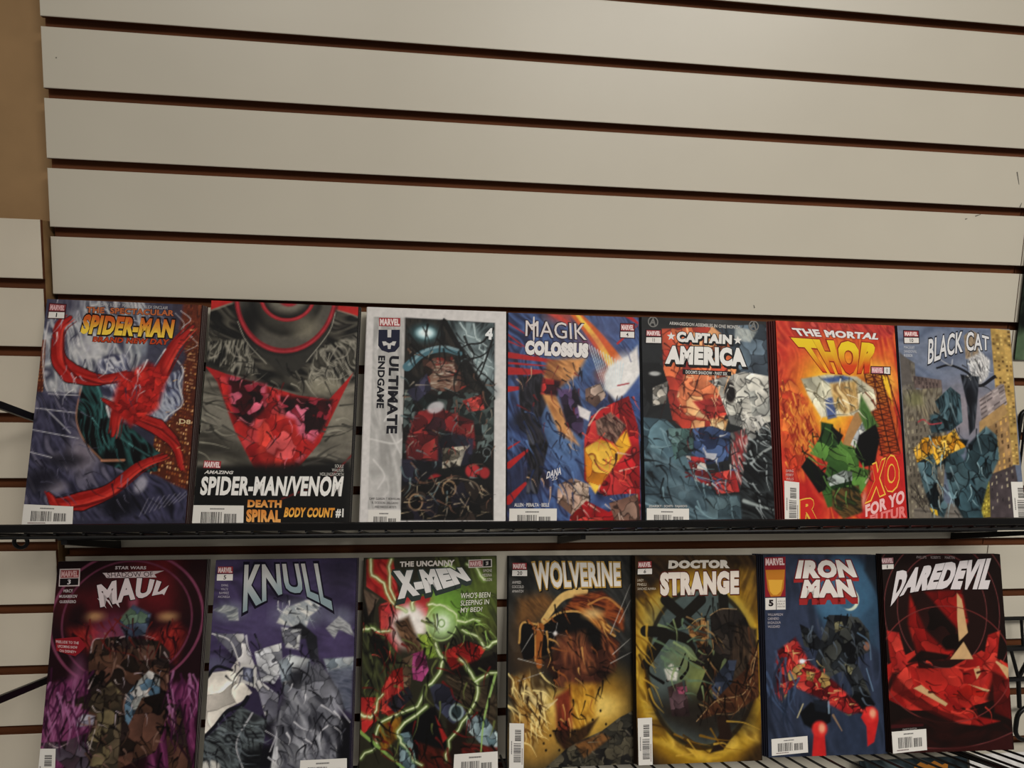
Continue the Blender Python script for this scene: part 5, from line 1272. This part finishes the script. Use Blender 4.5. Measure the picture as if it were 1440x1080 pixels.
class MB:
    def __init__(s): s.V = []; s.F = []; s.I = []
    def box(s, x0, x1, y0, y1, z0, z1, i=0, front=None, bev=0.0):
        n = len(s.V)
        if bev:   # front (-y) edges eased
            s.V += [(x0, y1, z0), (x1, y1, z0), (x1, y1, z1), (x0, y1, z1),
                    (x0, y0 + bev, z0), (x1, y0 + bev, z0), (x1, y0 + bev, z1), (x0, y0 + bev, z1),
                    (x0 + bev, y0, z0 + bev), (x1 - bev, y0, z0 + bev), (x1 - bev, y0, z1 - bev), (x0 + bev, y0, z1 - bev)]
            f = [(3, 2, 1, 0), (0, 1, 5, 4), (1, 2, 6, 5), (2, 3, 7, 6), (3, 0, 4, 7), (4, 5, 9, 8), (5, 6, 10, 9), (6, 7, 11, 10), (7, 4, 8, 11), (8, 9, 10, 11)]
            fr = i if front is None else front
            s.I += [i] * 5 + [fr] * 5
        else:
            s.V += [(x0, y1, z0), (x1, y1, z0), (x1, y1, z1), (x0, y1, z1), (x0, y0, z0), (x1, y0, z0), (x1, y0, z1), (x0, y0, z1)]
            f = [(3, 2, 1, 0), (0, 1, 5, 4), (1, 2, 6, 5), (2, 3, 7, 6), (3, 0, 4, 7), (4, 5, 6, 7)]
            s.I += [i] * 5 + [i if front is None else front]
        s.F += [tuple(n + a for a in q) for q in f]
    def tube(s, pts, r, i=0, seg=8, closed=False):
        pts = [Vector(p) for p in pts]; n = len(pts); base = len(s.V); up = None
        for k in range(n):
            a = pts[(k - 1) % n] if (closed or k) else pts[0]; b = pts[(k + 1) % n] if (closed or k < n - 1) else pts[-1]
            t = (b - a).normalized()
            if up is None: up = Vector((0, 0, 1)) if abs(t.z) < .9 else Vector((0, 1, 0))
            e1 = (up - t * up.dot(t)).normalized(); e2 = t.cross(e1); up = e1
            for j in range(seg):
                w = 2 * math.pi * j / seg; s.V.append(tuple(pts[k] + e1 * (r * math.cos(w)) + e2 * (r * math.sin(w))))
        for k in range(n if closed else n - 1):
            for j in range(seg):
                a = base + k * seg + j; b = base + k * seg + (j + 1) % seg; c = base + ((k + 1) % n) * seg
                s.F.append((a, b, c + (j + 1) % seg, c + j)); s.I.append(i)
        if not closed:
            s.F.append(tuple(base + j for j in range(seg))[::-1]); s.F.append(tuple(base + (n - 1) * seg + j for j in range(seg))); s.I += [i, i]
    def build(s, name, mats, parent=None, smooth_=False):
        return obj(name, mesh(name, s.V, s.F, mats, s.I, smooth_=smooth_), parent)

# ------------------------------------------------------------------ the wall and its slatted panels
PITCH = .0762
b = MB(); b.box(-1.6, 2.9, .0215, .12, -1.7, 2.0)
tag(b.build('wall_back', [M_TAN]), kind='structure')

def slat_panel(label, x0, x1, yf, tops, height, slot, white, edge):
    """tops: z of the upper edge of each slat"""
    root = empty('slatwall_panel', ((x0 + x1) / 2, .02, min(tops) - height))
    ox, oy, oz = root.location
    m = MB(); m.box(x0 - ox + .0004, x1 - ox, yf + .0107 - oy, .0205 - oy, min(tops) - height - oz, max(tops) - oz)
    m.build('backing_board', [edge], root)
    # one slat mesh shared by all: face lip in front, narrower core behind it, so the slots widen inside
    s = MB(); w = (x1 - x0) / 2
    s.box(-w, w, 0, .0062, -height, 0, 1, 0, bev=.0006)
    s.box(-w + .0002, w - .0002, .0062, .0106, -height + .003, -.003, 1)
    me = mesh('slat', s.V, s.F, [white, edge], s.I)
    for z in tops:
        o = obj('slat', me, root); o.location = (0, yf - oy, z - oz)
    return root
main_tops = [k * PITCH - .0108 for k in range(8, -14, -1)]
slat_panel('', 0, 1.2252, 0, main_tops, PITCH - .0108, .0108, M_WHITE, M_MDF)
P0 = bpy.data.objects['slatwall_panel']
tag(P0, 'wide glossy white slatwall panel with brown grooves behind both rows of comics', 'wall panel')
lp = .0771
lt = [.0826 - k * lp for k in range(0, 14)]
L_ = slat_panel('', -1.2, -.003, -.015, lt, lp - .0112, .0112, M_OLDWHITE, M_MDF)
es = MB(); es.box(-.0030, -.0026, -.0092, .0205, lt[-1] - lp, lt[0]); es.V = [tuple(Vector(v) - L_.location) for v in es.V]; es.build('end_strip', [M_TANEDGE], L_)
tag(L_, 'shorter off-white slatwall panel left of the comics, top edge below the tan wall', 'wall panel')
R_ = slat_panel('', 1.2262, 2.4, 0, main_tops, PITCH - .0108, .0108, M_WHITE, M_MDF)
tag(R_, 'white slatwall panel at the right edge behind the black wire rack', 'wall panel')
# scuffs on the main panel, dark pencil-like scratches
for (x, z, dx, dz) in ((1.2035, .1985, .005, -.016), (1.2135, .153, .002, .006), (1.150, .1385, .008, .003), (1.136, .134, .003, .001), (.852, .0085, -.0015, .004), (.0145, .261, .001, .001)):
    sm = MB(); t = .0008; L = math.hypot(dx, dz); px, pz = -dz / L * t, dx / L * t
    sm.V += [(x - px, -.00025, z - pz), (x + dx - px * .4, -.00025, z + dz - pz * .4), (x + dx + px * .4, -.00025, z + dz + pz * .4), (x + px, -.00025, z + pz)]
    sm.V = [tuple(Vector(v) - P0.location) for v in sm.V]
    sm.F.append((0, 1, 2, 3)); sm.I.append(0); sm.build('scuff_mark', [M_SCUFF], P0)

# ------------------------------------------------------------------ wire shelves
SLOPE = .36
DECK1, DECK2 = D1, D2
RAIL1 = [((.0005, -.0008, -.156), (.0005, -.140, -.1035))]
RAIL2 = [((.0005, -.0008, -.461), (.0005, -.180, -.4015))]
def deck_z(z0, y): return z0 - SLOPE * (y + .1)
def wire_shelf(z0, yfront, pitch, lip_up, xs, label, rails, loop):
    root = empty('wire_shelf', (.585, 0, z0)); ox, oz = .585, z0
    R = .0016; yb = -.004
    w = MB(); w.tube([(0, yfront, deck_z(0, yfront) - R), (0, yb, deck_z(0, yb) - R)], R, seg=6)
    me = mesh('deck_wire', w.V, w.F, [M_BLACK], w.I)
    x = .004
    while x < xs[1]:
        o = obj('deck_wire', me, root); o.location = (x - ox, 0, 0); x += pitch
    for y in (yfront + .006, -.014):
        c = MB(); c.tube([((xs[0] if y < -.03 else .004) - ox - .004, y, deck_z(0, y) - 2 * R - .002), (xs[1] - ox + .004, y, deck_z(0, y) - 2 * R - .002)], .002, seg=8)
        c.build('cross_rod', [M_BLACK], root)
    f = MB(); zf = deck_z(0, yfront)
    f.box(xs[0] - ox - .006, xs[1] - ox + .006, yfront - .004, yfront - .0005, zf + .0004, zf + lip_up, bev=.0008)
    f.build('front_lip', [M_BLACK], root)
    for xb in (.062, .607, 1.168):
        k = MB(); ya, yc = yfront + .012, -.001
        za, zc = deck_z(0, ya) - .008, deck_z(0, yc) - .008
        h = .0095
        for sx in (0,):
            n = len(k.V); X0, X1 = xb - ox - .003, xb - ox + .003
            k.V += [(X0, ya, za - h * .55), (X1, ya, za - h * .55), (X1, yc, zc - h), (X0, yc, zc - h), (X0, ya, za), (X1, ya, za), (X1, yc, zc), (X0, yc, zc)]
            k.F += [tuple(n + q for q in t) for t in ((3, 2, 1, 0), (4, 5, 6, 7), (0, 1, 5, 4), (1, 2, 6, 5), (2, 3, 7, 6), (3, 0, 4, 7))]; k.I += [0] * 6
        # hooked tongue that sits in the slot
        k.build('bracket', [M_BLACK], root)
    if rails:
        for (p, q) in rails:
            r = MB(); a, c = Vector(p) - Vector((ox, 0, oz)), Vector(q) - Vector((ox, 0, oz))
            n = len(r.V); t, h = .002, .004
            for v in (a, c):
                r.V += [(v.x - t, v.y, v.z - h), (v.x + t, v.y, v.z - h), (v.x + t, v.y, v.z + h), (v.x - t, v.y, v.z + h)]
            r.F += [(0, 1, 2, 3), (7, 6, 5, 4), (0, 4, 5, 1), (1, 5, 6, 2), (2, 6, 7, 3), (3, 7, 4, 0)]; r.I += [0] * 6
            r.tube([(c.x, c.y + .003, c.z), (c.x, c.y + .003, deck_z(0, c.y) - .002)], .002)
            r.build('side_rail', [M_BLACK], root)
    if loop:
        l = MB(); cx, cy, cz = loop[0] - ox, loop[1], loop[2] - oz
        l.tube([(cx + .0066 * math.cos(t * math.pi / 12), cy, cz + .0066 * math.sin(t * math.pi / 12)) for t in range(24)], .0021, closed=True)
        l.build('end_loop', [M_BLACK], root, True)
    return root
s1 = wire_shelf(DECK1, -.145, .0275, .0085, (-.037, 1.219), '', RAIL1, (.0035, -.1, -.2615))
tag(s1, 'black wire shelf holding the upper row of comics', 'shelf', 'wire shelves on the slatwall')
s2 = wire_shelf(DECK2, -.187, .0232, .0015, (-.037, 1.219), '', RAIL2, None)
tag(s2, 'black wire shelf with open deck wires under the lower row of comics', 'shelf', 'wire shelves on the slatwall')

s3 = wire_shelf(D3, -.145, .0275, .0085, (-.037, 1.219), '', None, None)
tag(s3, 'black wire shelf below the frame, under the dark teal comic', 'shelf', 'wire shelves on the slatwall')

# ------------------------------------------------------------------ lettering
_g = {}
def glyphs(t, w):
    if (t, w) not in _g:
        c = bpy.data.curves.new('lettering', 'FONT'); c.body = t; c.offset = w; c.resolution_u = 3; c.space_character = 1 + w * 1.6; c.space_word = 1.0
        o = bpy.data.objects.new('lettering', c)
        me = bpy.data.meshes.new_from_object(o)
        n = len(me.vertices); v = np.empty(n * 3, 'f'); me.vertices.foreach_get('co', v)
        _g[(t, w)] = (v.reshape(-1, 3)[:, :2].astype(float), [tuple(p.vertices) for p in me.polygons])
        bpy.data.objects.remove(o); bpy.data.curves.remove(c); bpy.data.meshes.remove(me)
    return _g[(t, w)]
def along(pts, t):
    p = np.array(pts, float).reshape(-1, 2)
    if len(p) > 2: p = smooth(p.ravel(), 10)
    d = np.concatenate([[0], np.cumsum(np.hypot(*(p[1:] - p[:-1]).T))]); d /= d[-1]
    t2 = np.asarray(t)
    x = np.interp(t2, d, p[:, 0]); y = np.interp(t2, d, p[:, 1])
    e = t2 < 0; x = np.where(e, p[0, 0] + (p[1, 0] - p[0, 0]) / d[1] * t2, x); y = np.where(e, p[0, 1] + (p[1, 1] - p[0, 1]) / d[1] * t2, y)
    e = t2 > 1; k = 1 - d[-2]
    x = np.where(e, p[-1, 0] + (p[-1, 0] - p[-2, 0]) / k * (t2 - 1), x); y = np.where(e, p[-1, 1] + (p[-1, 1] - p[-2, 1]) / k * (t2 - 1), y)
    return np.stack([x, y], -1)
def letter_layers(d):
    """flat layers of one line of lettering, bottom first: list of (print coords, faces, colours)"""
    w = d.get('w', .03)
    v0, f0 = glyphs(d['t'], w); lo, hi = v0.min(0), v0.max(0); out = []
    def lay(v, f, c1, c2=None, sh=(0, 0)):
        q = (v - lo) / (hi - lo); t = q[:, 0]; s = (1 - q[:, 1])[:, None]
        p = along(d['a'], t) * (1 - s) + along(d['b'], t) * s + np.array(sh)
        k = np.clip(s, 0, 1); k = np.clip((k - .25) / .5, 0, 1)
        c = lin(c1, GAIN) * (1 - k) + lin(c2 or c1, GAIN) * k
        out.append((p, f, c))
    if 'o' in d: v1, f1 = glyphs(d['t'], w + d['ow'])
    # letter spacing grows with weight: put the heavier outline back over the face
    def fit(v1): 
        l1, h1 = v1.min(0), v1.max(0); e = d['ow']
        tgt_lo, tgt_hi = lo - e, hi + e
        return (v1 - l1) / (h1 - l1) * (tgt_hi - tgt_lo) + tgt_lo
    if 's' in d:
        vv, ff = (fit(v1), f1) if 'o' in d else (v0, f0)
        for k in (1.0, .75, .5, .25): lay(vv, ff, d['s'], None, (d['sd'][0] * k, d['sd'][1] * k))
    if 'o' in d: lay(fit(v1), f1, d['o'])
    lay(v0, f0, d['c'], d.get('c2'))
    return out
def quad_layers(d):
    p = np.array(d['q'], float).reshape(-1, 2)
    return [(p, [tuple(range(len(p)))], np.tile(lin(d['c'], GAIN), (len(p), 1)))]
def ring_layers(d):
    cx, cy, r, w = d['ring']; n = 28; a = np.arange(n) * 2 * math.pi / n
    p = np.vstack([np.stack([cx + (r - w * j) * np.cos(a), cy + (r - w * j) * np.sin(a)], -1) for j in (0, 1)])
    f = [(i, (i + 1) % n, n + (i + 1) % n, n + i) for i in range(n)]
    return [(p, f, np.tile(lin(d['c'], GAIN), (2 * n, 1)))]
def barcode_layers(d):
    q = np.array(d['bc'], float).reshape(4, 2)
    if d['v']: q = q[[3, 0, 1, 2]]     # the code reads from the bottom up
    def at(u, v): return (q[0] * (1 - u) + q[1] * u) * (1 - v) + (q[3] * (1 - u) + q[2] * u) * v
    rs = np.random.RandomState(d['sd'])
    out = [(q, [(0, 1, 2, 3)], np.tile(lin(d['c'], GAIN), (4, 1)))]
    P = []; F = []
    def bar(u0, u1, v0, v1):
        n = len(P); P.extend([at(u0, v0), at(u1, v0), at(u1, v1), at(u0, v1)]); F.append((n, n + 1, n + 2, n + 3))
    for (a, e, v0, v1) in ((.17, .58, .30, .80), (.62, .86, .38, .80)):
        u = a
        while u < e:
            w = rs.choice([.007, .012, .018]); bar(u, min(u + w, e), v0, v1); u += w + rs.choice([.007, .011, .016])
    u = .34
    while u < .62: bar(u, u + .018, .13, .19); u += .026
    out.append((np.array(P), F, np.tile(lin('2c2828', GAIN), (len(P), 1))))
    P = []; F = []; u = .12
    while u < .45: bar(u, u + .02, .86, .91); u += .027
    out.append((np.array(P), F, np.tile(lin('5a3c3c', GAIN), (len(P), 1))))
    return out

# ------------------------------------------------------------------ comics
def orient(th, ph, ps):
    r = Matrix.Rotation(ps, 3, 'Z') @ Matrix.Rotation(-th, 3, 'X') @ Matrix.Rotation(-ph, 3, 'Y')
    return r
def copy_mesh(w, h, col):
    s = MB(); s.box(-w / 2, w / 2, 0, .00145, 0, h)
    me = mesh('comic_book', s.V, s.F, [M_PRINT, M_PAGE], [0, 0, 1, 1, 0, 0], np.tile(lin(col, GAIN), (8, 1)))
    return me
ONE_PART = ('publisher_logo', 'issue_box', 'corner_box', 'shield_emblem', 'caption_box', 'subtitle_box', 'team_emblem', 'barcode_band')
ORDER = ('first', 'second', 'third', 'fourth', 'fifth')
def comic(key, spec, art):
    x, y, z, th, ph, ps, z0 = spec['pose']
    w = .1662 * spec.get('ws', 1.0)
    rot = orient(th, ph, ps)
    u = rot @ Vector((1, 0, 0)); v = rot @ Vector((0, 0, 1)); back = rot @ Vector((0, 1, 0))
    top = Vector((x, y, z)) + u * (w / 2 + .001)
    # height down to the deck (both lower corners)
    hs = []
    for sx in (-1, 1):
        c = top + u * (sx * w / 2)
        hs.append((c.z - deck_z(z0, c.y)) / (v.z + SLOPE * v.y))
    h = spec.get('h') or (min(hs) - .0004)
    root = empty('comic_book', top - v * h, rot)
    tag(root, spec['label'], 'comic book')
    asp = .2588 / .1683 / (1.05 if key == 14 else 1.0)
    pr = Print(asp); pr.run(art['a']); g = pr.grid()
    # cover: a slightly bowed sheet
    xs = (np.arange(GW) / (GW - 1) - .5) * w; zs = h * (1 - np.arange(GH) / (GH - 1))
    X, Z = np.meshgrid(xs, zs)
    V = np.stack([X, np.zeros_like(X), Z], -1).reshape(-1, 3)
    i = np.arange(GH * GW).reshape(GH, GW)
    F = np.stack([i[1:, :-1], i[1:, 1:], i[:-1, 1:], i[:-1, :-1]], -1).reshape(-1, 4)
    me = bpy.data.meshes.new('cover')
    me.vertices.add(len(V)); me.vertices.foreach_set('co', V.ravel().astype('f'))
    me.loops.add(F.size); me.loops.foreach_set('vertex_index', F.ravel().astype('i'))
    me.polygons.add(len(F)); me.polygons.foreach_set('loop_start', np.arange(0, F.size, 4, dtype='i'))
    me.materials.append(M_PRINT)
    a = me.color_attributes.new('print', 'FLOAT_COLOR', 'POINT')
    gl = g.reshape(-1, 3); gl = np.where(gl <= .04045, gl / 12.92, ((np.maximum(gl, 0) + .055) / 1.055) ** 2.4)
    a.data.foreach_set('color', np.hstack([np.clip(gl * GAIN, 0, .92), np.ones((len(gl), 1))]).astype('f').ravel())
    me.update(); me.validate()
    obj('cover', me, root)
    pb = MB(); pb.box(-w / 2 + .0003, w / 2 - .0004, .0002, .0014, .0003, h - .0004)
    pb.build('page_block', [M_PAGE], root)
    edge = spec['edge']
    sp = MB(); sp.box(-w / 2, -w / 2 + .0004, .0001, .0016, 0, h); sp.box(-w / 2 + .0004, w / 2, .00141, .0016, 0, h)
    me = mesh('back_cover', sp.V, sp.F, [M_PRINT], sp.I, np.tile(lin(edge, GAIN), (len(sp.V), 1))); obj('back_cover', me, root)
    # printed matter, one mesh per kind
    parts = []; n = 0
    for d in art['t']:
        lay = quad_layers(d) if 'q' in d else ring_layers(d) if 'ring' in d else barcode_layers(d) if 'bc' in d else letter_layers(d)
        if not (parts and parts[-1][0] == d['n'] and ('q' in d or d['n'] in ONE_PART)): parts.append((d['n'], [], [], []))
        q = parts[-1][1:]
        for (p, f, c) in lay:
            n += 1; o = len(q[0]); yy = -.00012 - n * .000022
            for a_, b_ in p:
                a2 = min(max(a_, 0), 1000); b2 = min(max(b_, 0), 1000 * asp)
                q[0].append(((a2 / 1000 - .5) * w, yy, h * (1 - b2 / (1000 * asp))))
            q[1].extend(tuple(o + k for k in t) for t in f); q[2].extend(c)
    for nm, V, F, c in parts:
        obj(nm, mesh(nm, V, F, [M_PRINT], None, np.array(c)), root)
    # the copies of the same issue stacked behind
    k, dx = spec['copies']
    cm = copy_mesh(w, h, edge)
    for j in range(1, k + 1):
        o = link(bpy.data.objects.new('comic_book', cm))
        o.matrix_world = Matrix.Translation(top - v * (h - .0002 * (j % 2)) + back * (.0019 * j + .0001) + u * (dx * j)) @ rot.to_4x4()
        tag(o, (ORDER[j - 1] if j < k or k == 1 else 'rearmost') + ' copy stacked behind the front ' + spec['short'], 'comic book', 'copies behind the ' + spec['short'])
    return root
for key in sorted(COMICS): comic(key, COMICS[key], ART[key])

# ------------------------------------------------------------------ the black wire rack at the right edge
RX, RY, RZ = 1.36, -.02, -.35
root = empty('wire_rack', (RX, RY, RZ))
def rr(x0, x1, z0, z1, r, y=0):
    p = []
    for cx, cz, a0 in ((x1 - r, z1 - r, 0), (x0 + r, z1 - r, 90), (x0 + r, z0 + r, 180), (x1 - r, z0 + r, 270)):
        for k in range(6):
            a = math.radians(a0 + 18 * k); p.append((cx + r * math.cos(a) - RX, y - RY, cz + r * math.sin(a) - RZ))
    return p
def rod(name, a, b_, r):
    o_ = Vector((RX, RY, RZ)); m = MB(); m.tube([Vector(a) - o_, Vector(b_) - o_], r); m.build(name, [M_BLACK], root, False)
for (x0, x1, z0, z1, r, t) in ((1.2335, 1.42, -.238, -.118, .010, .0030), (1.2415, 1.412, -.231, -.125, .008, .0016), (1.2855, 1.36, -.602, -.5515, .018, .0032)):
    m = MB(); m.tube(rr(x0, x1, z0, z1, r, RY), t, closed=True); m.build('wire_loop', [M_BLACK], root, True)
for z, x0, t in ((-.4159, 1.232, .0028), (-.4605, 1.238, .0042), (-.5075, 1.243, .0034), (-.238, 1.236, .0028)):
    rod('horizontal_rod', (x0, RY, z), (1.46, RY, z), t)
for a, b_, t in (((1.2725, RY, -.4159), (1.2815, RY, -.4605), .002), ((1.2615, RY, -.4605), (1.2805, RY, -.5075), .0024), ((1.300, RY, -.4605), (1.279, RY, -.5075), .003),
                 ((1.280, RY, -.5075), (1.2875, RY, -.5515), .0030), ((1.40, RY, -.238), (1.40, RY, -.4159), .0026), ((1.40, RY, -.4159), (1.40, RY, -.5075), .0026), ((1.33, RY, -.125), (1.33, RY, -.238), .002), ((1.33, RY, -.5075), (1.33, RY, -.5515), .0026)):
    rod('upright_rod', a, b_, t)
for z in (-.2355, -.4643): rod('wall_hook', (1.40, RY, z), (1.40, .008, z), .003)
tag(root, 'black wire rack with rounded loops at the right edge below the dark green comic', 'rack')
# a peg with a ball tip at the left edge
root = empty('display_hook', (-.085, 0, -.063))
m = MB(); m.tube([(0, .008, .0), (0, -.086, .004)], .0022); m.build('peg', [M_BLACK], root)
m = MB()
for i in range(1, 8):
    th = math.pi * i / 8
    for j in range(10): m.V.append((.0042 * math.sin(th) * math.cos(j * .6283), -.0885 + .0042 * math.cos(th), .004 + .0042 * math.sin(th) * math.sin(j * .6283)))
m.F = [(i * 10 + j, i * 10 + (j + 1) % 10, (i + 1) * 10 + (j + 1) % 10, (i + 1) * 10 + j) for i in range(6) for j in range(10)] + [tuple(range(10))[::-1], tuple(range(60, 70))]
m.I = [0] * len(m.F); m.build('ball_tip', [M_BLACK], root, True)
tag(root, 'short black peg with a ball tip on the left panel beside the upper comics', 'hook')
